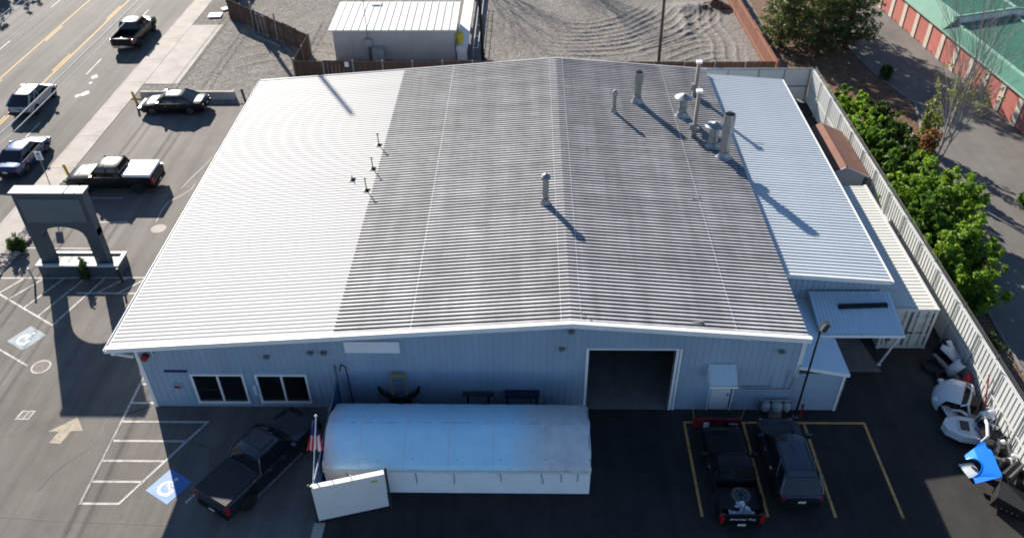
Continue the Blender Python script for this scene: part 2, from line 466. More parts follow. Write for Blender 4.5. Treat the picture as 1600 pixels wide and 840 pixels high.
M['green_roof'] = MAT('green_storage_roof_steel', (0.07, 0.195, 0.145), 0.6, spec=0.1, var=0.1, scale=0.8, objvar=0.08)
M['green_trim'] = MAT('pale_green_trim', (0.24, 0.4, 0.33), 0.5, var=0.08, scale=2)
M['roll_door'] = MAT('red_roll_up_door', (0.42, 0.15, 0.125), 0.5, var=0.1, scale=1.5, objvar=0.12)
M['stucco'] = MAT('cream_stucco', (0.5, 0.44, 0.37), 0.85, var=0.08, scale=2, fine=0.1)
M['needles'] = LEAF('pine_needles', (0.06, 0.085, 0.03), (0.16, 0.19, 0.07), 0.4)
M['leaf_bright'] = LEAF('bright_shrub_leaves', (0.12, 0.245, 0.032), (0.28, 0.43, 0.065), 0.55)
M['leaf_mid'] = LEAF('green_shrub_leaves', (0.06, 0.14, 0.022), (0.15, 0.27, 0.045), 0.5)
M['leaf_dark'] = LEAF('dark_shrub_leaves', (0.035, 0.08, 0.018), (0.08, 0.15, 0.03), 0.4)
M['leaf_rust'] = LEAF('rusty_leaves', (0.2, 0.09, 0.04), (0.34, 0.19, 0.09), 0.35)
M['leaf_pale'] = LEAF('pale_sparse_leaves', (0.16, 0.19, 0.05), (0.3, 0.32, 0.1), 0.4)
M['bark_dark'] = MAT('tree_bark', (0.09, 0.06, 0.04), 0.95, var=0.35, scale=3, stretch=(3,3,0.6), bmp=0.4)
M['bark_pale'] = MAT('pale_birch_bark', (0.3, 0.265, 0.235), 0.9, var=0.3, scale=3, stretch=(1,1,2.5))
M['blue_car'] = MAT('bright_blue_paint', (0.0, 0.13, 0.62), 0.3, metal=0.2, var=0.08, scale=1, coat=1.0)
M['bumper_white'] = MAT('white_bumper_paint', (0.5, 0.54, 0.58), 0.3, var=0.04, scale=2, coat=0.6)
M['scrap_grey'] = MAT('grey_scrap_metal', (0.22, 0.22, 0.22), 0.45, metal=0.6, var=0.4, scale=3)
M['red_part'] = MAT('red_part_paint', (0.24, 0.02, 0.025), 0.4, var=0.2, scale=3)
M['sign_white'] = MAT('white_sign_face', (0.72, 0.73, 0.74), 0.5, var=0.03, scale=2)
M['bench_blue'] = MAT('dark_blue_bench', (0.012, 0.02, 0.05), 0.6, var=0.2, scale=3)
M['symbol_white'] = MAT('white_symbol_paint', (0.74, 0.74, 0.72), 0.7, var=0.06, scale=3, fine=0.12)
M['navy'] = MAT('navy_plaque', (0.01, 0.025, 0.12), 0.5, var=0.1, scale=3)
M['flag_red'] = MAT('flag_red_cloth', (0.5, 0.02, 0.035), 0.8, var=0.1, scale=6)
M['flag_white'] = MAT('flag_white_cloth', (0.72, 0.7, 0.68), 0.8, var=0.06, scale=6)
M['flag_blue'] = MAT('flag_blue_cloth', (0.02, 0.03, 0.13), 0.8, var=0.1, scale=6)
M['yellow_steel'] = MAT('yellow_bollard_paint', (0.6, 0.38, 0.02), 0.5, var=0.15, scale=4)
M['ladder_yellow'] = MAT('yellow_fibreglass', (0.3, 0.24, 0.08), 0.5, var=0.1, scale=4)
M['mat_blue'] = MAT('blue_mesh_screen', (0.05, 0.1, 0.22), 0.7, var=0.2, scale=3)
M['cable'] = MAT('overhead_cable', (0.55, 0.55, 0.54), 0.5, var=0.1, scale=3)
M['cloth_white'] = MAT('crumpled_white_sheet', (0.6, 0.63, 0.68), 0.6, var=0.1, scale=4)
M['manhole'] = MAT('cast_iron_lid', (0.2, 0.17, 0.15), 0.8, var=0.25, scale=6, fine=0.2)

# ================================================================== SETTING
def sheet(name, poly, z, mat, depth=0.0):
    mb = MB()
    if depth:
        mb.ext(poly, z-depth, z)
    else:
        mb.add([(x, y, z) for x, y in poly], [tuple(range(len(poly)))])
    return struct(name, mb, mat)

sheet('ground', [(-400,-300),(400,-300),(400,500),(-400,500)], -0.14, M['gravel'])
sheet('road', [(-54,-80),(-32.35,-80),(-32.35,200),(-54,200)], -0.10, M['asphalt_road'], 0.02)
sheet('parking_lot', [(-30.7,-30),(-8.62,-30),(-8.62,56.9),(-18.2,56.9),(-22.2,57.6),(-30.7,58.0)], 0.0, M['asphalt_old'], 0.1)
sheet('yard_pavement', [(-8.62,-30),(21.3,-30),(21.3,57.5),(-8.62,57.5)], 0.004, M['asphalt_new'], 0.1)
sheet('storage_driveway', [(22.6,-40),(48,-40),(48,110),(22.6,110)], -0.03, M['asphalt_drive'], 0.06)
strip_edge = [(30.2,110),(29.4,80),(27.2,68),(27.9,62),(29.15,57.3),(28.0,52.6),(26.2,46.5),(24.9,40),(24.3,33),(24.0,26),(23.8,12),(23.8,-40)]
sheet('planting_bed', [(21.32,-40)] + strip_edge[::-1] + [(21.32,110)], 0.02, M['bark'], 0.1)
mb = MB()
for a, b in zip(strip_edge[:-1], strip_edge[1:]):
    mb.beam((a[0]+.07, a[1], 0.02), (b[0]+.07, b[1], 0.02), 0.14, 0.16)
struct('kerb', mb, M['concrete_dark'])
# drive apron of pale concrete and the far side pavement
sheet('concrete_apron', [(-30.68,60.75),(-27.95,60.7),(-27.9,72.9),(-30.7,72.85)], 0.035, M['concrete'], 0.1)
# sidewalk of cast slabs
mb = MB().box(-32.33, -30.72, -30, 110, -0.13, -0.02)
walk = struct('sidewalk', mb, M['concrete_dark'])
slab_me = MB().box(-32.32, -30.73, 0.012, 4.36, -0.1, 0.028).mesh('slab', M['concrete'])
for i in range(22):
    o = link('slab', slab_me, walk); o.location = (0, -5 + i*4.38 + 0.35, random.uniform(-0.004, 0.004))
mb = MB()
mb.box(-32.5, -32.33, -30, 110, -0.12, 0.025)
struct('kerb', mb, M['concrete'])
# far pavement
sheet('pavement', [(-58,-80),(-54,-80),(-54,200),(-58,200)], 0.0, M['concrete'], 0.13)

# gravel yard behind the building: real ruts and ridges
def yard_height(x, y):
    h = 0.03 + 0.015*np.sin(x*1.7+y*0.9)*np.sin(y*1.3-x*0.4) + 0.008*np.sin(x*3.9+2*np.sin(y*1.1))*np.sin(y*3.1+x)
    # tyre arcs around a turning point
    for cx, cy, r0, r1, a0, a1, amp, k in ((4.5,79.5,5.0,15.0,-1.9,-0.2,0.1,7.2),(17.0,60.0,3.0,13.0,1.55,2.5,0.08,6.0),(-20,56,6,14,0.6,2.2,0.05,3.0)):
        r = np.hypot(x-cx, y-cy); a = np.arctan2(y-cy, x-cx)
        w = np.clip((r-r0)/1.5,0,1)*np.clip((r1-r)/1.5,0,1)*np.clip((a-a0)/0.3,0,1)*np.clip((a1-a)/0.3,0,1)
        rr = r + 0.3*np.sin(a*4+cx) + 0.06*np.sin(a*13+r*0.7)
        rut = np.maximum(0, np.sin(rr*k + 1.1*np.sin(rr*0.9+a*2)))**2
        brk = 0.72+0.28*np.clip(np.sin(a*9+rr*1.7)+0.6, 0, 1)
        h = h + w*amp*rut*brk
    # straight ruts by the red fence
    w = np.clip((x-14.6)/1,0,1)*np.clip((18.6-x)/0.8,0,1)*np.clip((y-62)/3,0,1)
    h = h + w*0.09*np.maximum(0,np.sin((x+0.25*np.sin(y*0.8))*6.5))**2
    # spoil bank
    h = h + 0.45*np.exp(-(((x-15.5)/2.2)**2+((y-76.5)/1.2)**2)) + 0.3*np.exp(-(((x-14.2)/0.5)**2+((y-73)/2.6)**2))
    return h

def yard(name, x0, x1, y0, y1, step):
    nx = int((x1-x0)/step)+1; ny = int((y1-y0)/step)+1
    X, Y = np.meshgrid(np.linspace(x0,x1,nx), np.linspace(y0,y1,ny))
    Z = yard_height(X, Y) + rng.normal(0, 0.012, X.shape)
    vs = np.stack([X.ravel(), Y.ravel(), Z.ravel()], 1)
    i = np.arange(nx*ny).reshape(ny, nx)
    fs = np.stack([i[:-1,:-1].ravel(), i[:-1,1:].ravel(), i[1:,1:].ravel(), i[1:,:-1].ravel()], 1)
    me = bpy.data.meshes.new(name); me.from_pydata(vs.tolist(), [], fs.tolist()); me.materials.append(M['gravel'])
    me.polygons.foreach_set('use_smooth', [True]*len(me.polygons))
    o = link(name, me); tag(o, kind='structure'); return o
yard('gravel_yard', -27.9, 19.6, 57.3, 84.0, 0.13)
sheet('gravel_field', [(-31,84),(20,84),(20,140),(-31,140)], 0.0, M['gravel'], 0.1)
sheet('gravel_verge', [(-30.7,72.9),(-27.85,72.9),(-27.85,84),(-30.7,84)], 0.02, M['gravel'], 0.1)
sheet('gravel_margin', [(-30.69,58.2),(-27.8,58.2),(-27.8,60.65),(-30.69,60.65)], 0.015, M['gravel'], 0.1)

# ------------------------------------------------------------------ painted markings (flush sheets)
def strips(name, segs, w, mat, z=0.006, parent=None):
    mb = MB()
    for k, (a, b) in enumerate(segs):
        a, b = Vector((a[0],a[1],0)), Vector((b[0],b[1],0))
        d = (b-a).normalized(); r = Vector((d.y,-d.x,0))*(w/2)
        zz = z + 0.0006*(k % 4)
        mb.add([(p.x,p.y,zz) for p in (a-r, a+r, b+r, b-r)], [(0,1,2,3)])
    return struct(name, mb, mat)

strips('lane_line', [((-36.25, y), (-36.25, y+3.05)) for y in (-15.6,-4.4,6.8,18,29.2,40.3,51.5,62.75,73.95,85)], 0.11, M['white_paint'], -0.094)
strips('lane_line', [((-46.0, y), (-46.0, y+3.05)) for y in (33,44.2,55.4,66.6,77.7,89)], 0.11, M['white_paint'], -0.094)
strips('centre_line', [((-43.05,-60),(-43.05,150)), ((-39.12,-60),(-39.12,150))], 0.11, M['yellow_paint'], -0.094)
strips('centre_line', [((-42.8,y),(-42.8,y+3.4)) for y in np.arange(-20,110,11.2)] + [((-39.36,y+5),(-39.36,y+8.4)) for y in np.arange(-20,110,11.2)], 0.11, M['yellow_paint'], -0.094)
# cement patches on the road
mb = MB()
for cx, cy, r in ((-35.4,62.3,.42),(-35.25,61.2,.2),(-34.9,59.3,.45),(-35.3,58.9,.3)):
    pts = [(cx+r*random.uniform(.6,1.15)*math.cos(t)*.75, cy+r*random.uniform(.7,1.2)*math.sin(t), -0.0945) for t in np.linspace(0,6.28,11)[:-1]]
    mb.add(pts, [tuple(range(10))])
struct('road_patch', mb, M['white_paint'])
# yellow stalls
ys = [7.25, 9.95, 12.72, 15.47]
strips('stall_line', [((x,25.65),(x,20.62)) for x in ys] + [((7.2,25.7),(7.75,25.7)),((9.72,25.7),(11.0,25.7)),((11.9,25.7),(15.52,25.7))], 0.12, M['yellow_stall'], 0.0095)
# white hatching beside the building
hl = [((-18.8,20.95),(-18.8,32.5)), ((-18.85,21.0),(-17.15,21.0)), ((-17.16,20.98),(-14.74,25.58))]
for y, x in ((25.52,-14.78),(24.38,-15.42),(23.25,-15.98),(22.13,-16.57),(26.68,-17.65),(27.9,-17.6),(29.1,-17.6),(30.3,-17.6)):
    hl.append(((-18.8,y),(x,y)))
strips('hatch_line', hl, 0.11, M['white_paint'])
hu = [((-29.9,36.05),(-20.0,36.15)), ((-29.9,35.1),(-25.02,32.1)), ((-25.06,32.12),(-23.2,36.1)) if False else ((-25.04,32.1),(-24.88,32.4)), ((-24.9,34.75),(-20.0,34.75))]
for a, b in (((-28.43,36.05),(-29.25,34.7)),((-27.29,36.05),(-28.46,34.2)),((-26.15,36.05),(-27.24,33.5)),((-24.97,36.05),(-26.15,32.85)),((-23.83,36.1),(-25.05,32.12)),((-22.57,36.12),(-23.81,34.77)),((-21.4,36.12),(-22.57,34.77))):
    hu.append((a, b))
strips('hatch_line', hu, 0.11, M['white_paint'])
strips('stall_line', [((-14.34,21.08),(-11.95,25.2)), ((-11.52,21.17),(-9.35,24.85)), ((-27.6,30.65),(-24.95,29.12))], 0.1, M['white_paint'])
strips('stall_line', [((-29.9,41.6),(-24.6,41.55)), ((-29.9,38.9),(-25.0,38.85)), ((-29.9,44.3),(-26,44.25))], 0.09, M['white_paint'])
# arrow
mb = MB().add([(-21.6,24.22,.006),(-21.05,24.18,.006),(-20.88,25.0,.006),(-21.43,25.02,.006)], [(0,1,2,3)])
mb.add([(-21.95,24.88,.0066),(-20.35,24.95,.0066),(-20.95,25.75,.0066)], [(0,1,2)])
struct('painted_arrow', mb, M['cream_paint'])
# accessible parking symbols
def access_symbol(cx, cy, ang, size, pad, fig, nm):
    ca, sa = math.cos(ang), math.sin(ang)
    def T(u, v, z): return (cx + (u*ca - v*sa)*size, cy + (u*sa + v*ca)*size, z)
    mb = MB().add([T(u,v,.006) for u, v in ((-.5,-.5),(.5,-.5),(.5,.5),(-.5,.5))], [(0,1,2,3)])
    base = struct(nm, mb, M[pad])
    mb = MB()
    pts = [(0.0+.24*math.cos(t), -.1+.24*math.sin(t)) for t in np.linspace(R(100), R(380), 22)]
    for a, b in zip(pts[:-1], pts[1:]):
        ra = [(a[0]*k, (a[1]+.1)*k-.1) for k in (0.8, 1.2)]; rb = [(b[0]*k, (b[1]+.1)*k-.1) for k in (0.8, 1.2)]
        mb.add([T(*ra[0],.0075),T(*ra[1],.0075),T(*rb[1],.0075),T(*rb[0],.0075)], [(0,1,2,3)])
    for a, b, w in (((-.02,.2),(-.02,-.08),.08),((-.02,-.06),(.16,-.06),.07),((.15,-.05),(.25,-.3),.07),((-.02,.08),(.12,.08),.05)):
        a, b = Vector(a), Vector(b); d = (b-a).normalized(); r = Vector((d.y,-d.x))*w/2
        mb.add([T(p.x,p.y,.0082) for p in (a-r,a+r,b+r,b-r)], [(0,1,2,3)])
    mb.add([T(-.02+.065*math.cos(t), .3+.065*math.sin(t), .0082) for t in np.linspace(0,6.28,13)[:-1]], [tuple(range(12))])
    mb.build('painted_figure', M[fig], base)
access_symbol(-15.33, 21.92, R(-31), 1.36, 'blue_paint', 'symbol_white', 'painted_parking_symbol')
access_symbol(-25.93, 31.12, R(-31), 1.36, 'faded_blue', 'symbol_white', 'painted_parking_symbol')
# covers in the asphalt
mb = MB().lathe([(0.48,0.0),(0.48,0.006)], (-24.22,29.05,0), 28); c = struct('manhole_cover', mb, M['white_paint'])
MB().lathe([(0.4,0.004),(0.4,0.0085)], (-24.22,29.05,0), 28).build('lid', M['manhole'], c)
mb = MB().lathe([(0.46,0.0),(0.46,0.007)], (-22.5,40.9,0), 28); c = struct('manhole_cover', mb, M['concrete'])
mb = MB().ext([(-23.85,25.6),(-23.2,25.6),(-23.1,26.15),(-23.75,26.15)], 0, .006); c = struct('drain_cover', mb, M['white_paint'])
MB().ext([(-23.76,25.66),(-23.5,25.66),(-23.42,26.09),(-23.68,26.09)], 0, .0085).build('lid', M['manhole'], c)
MB().ext([(-23.45,25.66),(-23.26,25.66),(-23.18,26.09),(-23.37,26.09)], 0, .0085).build('lid', M['manhole'], c)
# wandering tar seal and paint smear on the lot
def ribbon(name, pts, w, mat, z):
    mb = MB(); pts = [Vector((p[0],p[1],0)) for p in pts]
    rows = []
    for i, p in enumerate(pts):
        d = (pts[min(i+1,len(pts)-1)]-pts[max(i-1,0)]).normalized(); r = Vector((d.y,-d.x,0))*(w/2*random.uniform(.5,1.3))
        rows.append([(p.x-r.x,p.y-r.y,z),(p.x+r.x,p.y+r.y,z)])
    mb.rows([[r[1],r[0]] for r in rows])
    return struct(name, mb, mat)
ribbon('paint_smear', [(-21.2,52.5),(-21.9,48.5),(-22.4,46.5),(-22.6,45.3),(-22.2,45.6),(-21.9,46.0),(-21.9,45.3),(-22.3,44.6),(-22.9,43.8),(-23.0,42.8),(-22.9,41.6)], 0.1, M['concrete'], .0055)
ribbon('tar_seam', [(-17.6,26.6),(-18.4,26.1),(-19.3,25.9),(-19.5,25.2),(-19.35,24.6),(-19.6,24.0),(-20.2,23.3),(-20.6,22.6),(-20.9,21.6)], 0.05, M['black'], .0055)
ribbon('tar_seam', [(-26,20.6),(-23.5,20.45),(-21.5,20.3),(-19.4,20.15),(-16.5,20.05),(-13.5,19.95)], 0.05, M['manhole'], .0055)

# ================================================================== MAIN BUILDING
Y0, Y1 = 26.5, 53.0
YF = 26.2
XL, XW, XS, XR, XE = -18.5, -17.5, -8.33, 1.9, 12.13
ZR, SL = 5.6, 0.0798
def rz(x): return ZR - SL*abs(x-XR)

B = thing('warehouse', 'wide metal warehouse with low gabled ribbed roof, half of it painted white', 'building', (-2.7, 40, 0), world=True)

def rib_mesh(name, L, pitch, n, h, base, top, mat, side=None):
    mb = MB(); rows0 = []
    f = pitch - base; e = (base-top)/2
    prof = []
    for i in range(n):
        y = i*pitch
        prof += [(y, 0), (y+f, 0), (y+f+e, h), (y+f+e+top, h)]
    prof.append((n*pitch, 0))
    mb.rows([[(0, y, z) for y, z in prof], [(L, y, z) for y, z in prof]])
    mb.f = [f[::-1] for f in mb.f]
    me = mb.mesh(name, mat)
    if side is not None:                      # rib flanks of the old sheets take a darker colour than the flats
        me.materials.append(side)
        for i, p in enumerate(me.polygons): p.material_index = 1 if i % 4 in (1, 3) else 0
    return me

NS = 26; NR = 4
PIT = (Y1 - YF) / (NS*NR)
def roof_run(roof, x0, x1, mat, h, base, top, dz=0.0, nsheet=NS, ys=YF, pit=PIT, zf=rz, nr=NR, label=None):
    z0, z1 = zf(x0), zf(x1)
    L = math.hypot(x1-x0, z1-z0); ang = math.atan2(z1-z0, x1-x0)
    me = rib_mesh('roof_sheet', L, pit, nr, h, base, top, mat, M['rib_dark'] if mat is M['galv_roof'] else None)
    for i in range(nsheet):
        o = link('roof_sheet', me, roof)
        o.location = (x0, ys + i*nr*pit, z0 + dz + random.uniform(-.002, .002))
        o.rotation_euler = (0, -ang, 0)

def deck(name, x0, x1, y0, y1, zf, t, mat, drop=0.02):
    mb = MB()
    mb.ext([(x0, zf(x0)-drop-t), (x1, zf(x1)-drop-t), (x1, zf(x1)-drop), (x0, zf(x0)-drop)], y0, y1, 'Y')
    return mb.build(name, mat, B)

rf = deck('roof', XL, XS, YF+.01, Y1-.01, rz, .1, M['trim'])
roof_run(rf, XL, XS-0.01, M['white_roof'], 0.021, 0.072, 0.03)
rf2 = deck('roof', XS, XR, YF+.01, Y1-.01, rz, .1, M['galv'])
rf2['label'] = 'weathered bare metal middle part of the roof'
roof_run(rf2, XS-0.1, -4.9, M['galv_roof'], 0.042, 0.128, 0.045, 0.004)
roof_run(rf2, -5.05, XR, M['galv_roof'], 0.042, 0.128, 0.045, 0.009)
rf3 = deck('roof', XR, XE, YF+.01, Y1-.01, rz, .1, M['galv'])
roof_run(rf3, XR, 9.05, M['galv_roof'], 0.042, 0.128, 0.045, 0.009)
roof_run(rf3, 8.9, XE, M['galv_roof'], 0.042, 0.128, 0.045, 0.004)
# laps, ridge cap of formed sheet
def lap(x, w, dz, mat, nm='lap_strip'):
    z0 = rz(x); ang = -SL if x >= XR else SL
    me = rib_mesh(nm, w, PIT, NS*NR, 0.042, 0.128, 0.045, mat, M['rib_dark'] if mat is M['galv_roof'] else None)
    o = link(nm, me, rf2 if x < XR else rf3); o.location = (x, YF, z0+dz); o.rotation_euler = (0, -math.atan(ang), 0)
M['galv_lap'] = MAT('brighter_lapped_steel', (0.56, 0.56, 0.56), 0.55, var=0.2, scale=3)
lap(-5.05, .05, .011, M['galv_lap']); lap(8.98, .05, .011, M['galv_lap'])
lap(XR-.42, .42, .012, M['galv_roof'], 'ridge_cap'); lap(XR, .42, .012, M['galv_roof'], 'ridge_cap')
lap(XR-.45, .04, .016, M['galv_lap']); lap(XR+.41, .04, .016, M['galv_lap'])
# rake trim, gutters
for x0, x1 in ((XL-.05, XR), (XR, XE+.08)):
    mb = MB().ext([(x0, rz(x0)-.2), (x1, rz(x1)-.2), (x1, rz(x1)+.05), (x0, rz(x0)+.05)], YF-.07, YF+.02, 'Y')
    mb.ext([(x0, rz(x0)+.05), (x1, rz(x1)+.05), (x1, rz(x1)+.068), (x0, rz(x0)+.068)], YF-.085, YF+.12, 'Y')
    mb.build('rake_trim', M['trim'], B)
    MB().ext([(x0, rz(x0)-.2), (x1, rz(x1)-.2), (x1, rz(x1)+.05), (x0, rz(x0)+.05)], Y1+.005, Y1+.05, 'Y').build('rake_trim', M['trim'], B)
mb = MB().box(XL-.16, XL-.005, YF-.08, Y1, rz(XL)-.2, rz(XL)-.06)
mb.box(XL-.16, XL-.14, YF-.08, Y1, rz(XL)-.06, rz(XL)+.0)
mb.build('gutter', M['trim'], B)
mb = MB()
for x in (9.35, 9.47): mb.box(x, x+.05, YF-.095, YF-.07, rz(x)-.24, rz(x)+.02)
mb.build('downspout', M['trim'], B)

# front wall of vertical ribbed steel, with openings
OPEN = [(-15.29,-13.03,.39,2.08), (-12.32,-10.12,.42,2.08), (2.75,6.59,0,3.83), (8.42,9.42,0,2.05)]
def ztop(x): return rz(x) - .13
mb = MB()
edges = sorted({XW, XE, XR} | {o[0] for o in OPEN} | {o[1] for o in OPEN})
for a, b in zip(edges[:-1], edges[1:]):
    op = [o for o in OPEN if o[0] <= a+1e-6 and o[1] >= b-1e-6]
    if op:
        o = op[0]
        if o[2] > 0: mb.box(a, b, Y0, Y0+.18, 0, o[2])
        mb.ext([(a,o[3]),(b,o[3]),(b,ztop(b)),(a,ztop(a))], Y0, Y0+.18, 'Y')
    else:
        mb.ext([(a,0),(b,0),(b,ztop(b)),(a,ztop(a))], Y0, Y0+.18, 'Y')
mb.build('front_wall', M['wall'], B)
mb = MB(); x = XW+.12
while x < XE-.05:
    op = [o for o in OPEN if o[0]-.14 < x+.03 and x < o[1]+.14]
    segs = [(0.02, ztop(x)-.03)]
    if op:
        o = op[0]; segs = [(o[3]+.14, ztop(x)-.03)] + ([(0.02, o[2]-.14)] if o[2] > .2 else [])
    for a, b in segs:
        mb.add([(x-.035,Y0+.001,a),(x-.012,Y0-.022,a),(x+.012,Y0-.022,a),(x+.035,Y0+.001,a),(x-.035,Y0+.001,b),(x-.012,Y0-.022,b),(x+.012,Y0-.022,b),(x+.035,Y0+.001,b)],
               [(0,1,5,4),(1,2,6,5),(2,3,7,6),(4,5,6,7)])
    x += .3
mb.build('siding_ribs', M['wall'], B)
mb = MB()
mb.box(XW, XW+.18, Y0+.18, Y1-.18, 0, ztop(XW)); mb.box(XE-.18, XE, Y0+.18, Y1-.18, 0, ztop(XE))
mb.ext([(XW,0),(XE,0),(XE,ztop(XE)),(XR,ztop(XR)),(XW,ztop(XW))], Y1-.18, Y1, 'Y')
mb.build('side_wall', M['wall'], B)
MB().box(XW+.18, XE-.18, Y0-.02, Y1-.18, .006, .03).build('floor_slab', M['concrete_dark'], B)
# things one can just make out inside keep the opening from being a flat black hole
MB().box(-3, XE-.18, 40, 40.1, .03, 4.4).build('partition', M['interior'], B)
# corner trims, brace under the left eave
MB().box(XW-.05, XW+.12, Y0-.045, Y0-.022, 0, ztop(XW)-.02).build('corner_trim', M['trim'], B)
MB().box(XE-.12, XE+.06, Y0-.045, Y0-.022, 2.2, ztop(XE)-.02).build('corner_trim', M['trim'], B)
mb = MB().beam((XL+.12, YF+.1, rz(XL)-.35), (XW-.02, YF+.1, rz(XL)-.55), .1, .1).box(XL+.05, XL+.2, YF+.02, YF+.17, rz(XL)-.42, rz(XL)-.13)
mb.box(XL+.15, XW, YF+.03, YF+.12, rz(XL)-.2, rz(XL)-.125)
mb.build('eave_bracket', M['trim'], B)
# windows
def window(x0, x1, z0, z1):
    f = MB()
    f.box(x0-.1, x1+.1, Y0-.06, Y0+.1, z1, z1+.1); f.box(x0-.1, x1+.1, Y0-.08, Y0+.1, z0-.1, z0)
    f.box(x0-.1, x0, Y0-.058, Y0+.1, z0, z1); f.box(x1, x1+.1, Y0-.058, Y0+.1, z0, z1)
    xm = (x0+x1)/2
    f.box(xm-.045, xm+.045, Y0-.03, Y0+.1, z0, z1)
    w = f.build('window', M['trim'], B)
    for a, b in ((x0, xm-.045), (xm+.045, x1)):
        MB().box(a, b, Y0+.04, Y0+.06, z0, z1).build('pane', M['window_glass'], w)
window(*OPEN[0]); window(*OPEN[1])
# roller opening
mb = MB()
mb.box(2.63, 2.75, Y0-.05, Y0+.25, 0, 3.83); mb.box(6.59, 6.71, Y0-.05, Y0+.25, 0, 3.83)
mb.box(6.76, 6.86, Y0-.045, Y0-.022, 0, 3.9); mb.box(2.63, 6.71, Y0-.05, Y0+.2, 3.83, 3.9)
dr = mb.build('door_frame', M['trim'], B)
MB().tube((2.8, Y0+.5, 4.05), (6.55, Y0+.5, 4.05), .22, n=14).build('door_roll', M['galv_dark'], dr)
# personnel door and awning
dr = MB().box(8.47, 9.37, Y0+.02, Y0+.07, 0.01, 2.02).build('door', M['wall_white'], B)
MB().box(8.36,8.42,Y0-.04,Y0+.1,0,2.08).box(9.42,9.48,Y0-.04,Y0+.1,0,2.08).box(8.36,9.48,Y0-.04,Y0+.1,2.05,2.11).build('frame', M['trim'], dr)
MB().box(9.22,9.28,Y0-.05,Y0+.02,.95,1.08).build('handle', M['galv'], dr)
aw = rib_mesh('awning', .95, .12, 10, .018, .05, .02, M['pale_roof'])
o = link('awning', aw, B); o.location = Vector((8.1, Y0-.05, 3.0)) - B.location
o.matrix_basis = Matrix.Translation(o.location) @ Matrix(((0,1,0),(-1,0,0),(0,0,1))).to_4x4() @ Matrix.Rotation(math.atan2(.55,.95),4,'Y')
mb = MB().ext([(Y0-.03,2.15),(Y0-.03,2.92),(Y0-.85,2.42)], 8.1, 8.14, 'X').ext([(Y0-.03,2.15),(Y0-.03,2.92),(Y0-.85,2.42)], 9.26, 9.3, 'X').box(8.08,9.32,Y0-.92,Y0-.86,2.36,2.46)
mb.build('awning_bracket', M['trim'], o)
o.children[-1].matrix_parent_inverse = Matrix.Identity(4)
# reposition the bracket: it is modelled in world space
_aw = o; _br = o.children[-1]; _br.parent = B; _br.location = -B.location
# wall-mounted bits
def wallbox(nm, x0, x1, z0, z1, d, mat): return MB().box(x0, x1, Y0-.03-d, Y0-.026, z0, z1).build(nm, mat, B)
wallbox('wall_plaque', -16.5, -15.45, 2.3, 2.42, .03, M['navy'])
wallbox('notice_board', -16.35, -15.9, 1.22, 1.55, .04, M['wall'])
wallbox('notice_print', -16.28, -15.97, 1.28, 1.45, .045, M['red_part'])
wallbox('intercom_box', -12.62, -12.45, .9, 1.5, .1, M['pale_roof'])
for x, z in ((-11.6,3.35),(-9.6,3.62),(-9.0,3.62),(1.92,4.95),(1.55,3.93),(11.15,3.85)):
    mb = MB().box(x-.12, x+.12, Y0-.2, Y0-.026, z-.07, z+.05)
    lp = mb.build('wall_lamp', M['galv'], B)
    MB().box(x-.1, x+.1, Y0-.19, Y0-.06, z-.085, z-.072).build('lens', M['lamp_clear'], lp)
mb = MB().lathe([(0.16,-.26),(0.17,-.03)], (-17.05, Y0-.02, 3.35), 16, 'Y'); bell = mb.build('alarm_bell', M['red_part'], B)
MB().tube((-16.72,Y0-.08,3.65),(-16.72,Y0-.08,3.3),.02).build('conduit', M['trim'], bell)
mb = MB().tube((11.75,Y0-.1,2.6),(11.75,Y0-.1,1.35),.03).tube((9.7,Y0-.1,1.6),(11.2,Y0-.1,1.6),.03).tube((9.9,Y0-.1,1.45),(12.0,Y0-.1,1.45),.03).tube((12.0,Y0-.1,1.45),(12.15,Y0-.1,3.0),.035).tube((11.0,Y0-.1,1.6),(11.05,Y0-.1,2.2),.025)
mb.build('wall_pipework', M['box_grey'], B)
wallbox('sign_board', -8.05, -5.6, 3.62, 4.28, .06, M['sign_white'])

# right-hand annex, lower lean-to and canopy
def az(x): return 4.43 - (x-12.0)*0.079
ra = deck('annex_roof', 12.14, 17.42, 31.2, 53.1, az, .09, M['trim'])
roof_run(ra, 12.15, 17.47, M['annex_roof'], 0.034, 0.09, 0.035, 0.0, 21, 31.15, (53.1-31.15)/(21*4), az)
mb = MB().ext([(12.14,az(12.14)-.2),(17.5,az(17.5)-.2),(17.5,az(17.5)+.04),(12.14,az(12.14)+.04)], 31.07, 31.14, 'Y')
mb.box(17.48, 17.6, 31.07, 53.1, az(17.5)-.14, az(17.5)-.01)
mb.build('annex_trim', M['trim'], B)
mb = MB().box(12.14, 17.15, 31.45, 31.6, 0, 4.0).box(17.0, 17.15, 31.6, 52.9, 0, 3.85).box(12.14, 17.0, 52.75, 52.9, 0, 3.85)
mb.build('annex_wall', M['wall'], B)
mb = MB(); x = 12.3
while x < 17.1: mb.box(x-.015, x+.015, 31.425, 31.449, 2.9, 3.95); x += .28
mb.build('siding_ribs', M['wall'], B)
def lz(x): return 2.92 - (x-12.14)*0.2
lr = deck('lean_to_roof', 12.14, 14.42, 26.42, 31.44, lz, .08, M['trim'])
roof_run(lr, 12.15, 14.45, M['pale_roof'], 0.016, 0.06, 0.02, .002, 10, 26.4, 5.02/50, lz, 5)
mb = MB().box(12.14, 14.33, 26.5, 26.62, 0, 2.38).box(14.21, 14.33, 26.62, 31.44, 0, 2.38)
mb.build('lean_to_wall', M['wall'], B)
mb = MB().ext([(12.1,lz(12.1)-.14),(14.45,lz(14.45)-.14),(14.45,lz(14.45)+.02),(12.1,lz(12.1)+.02)], 26.34, 26.41, 'Y')
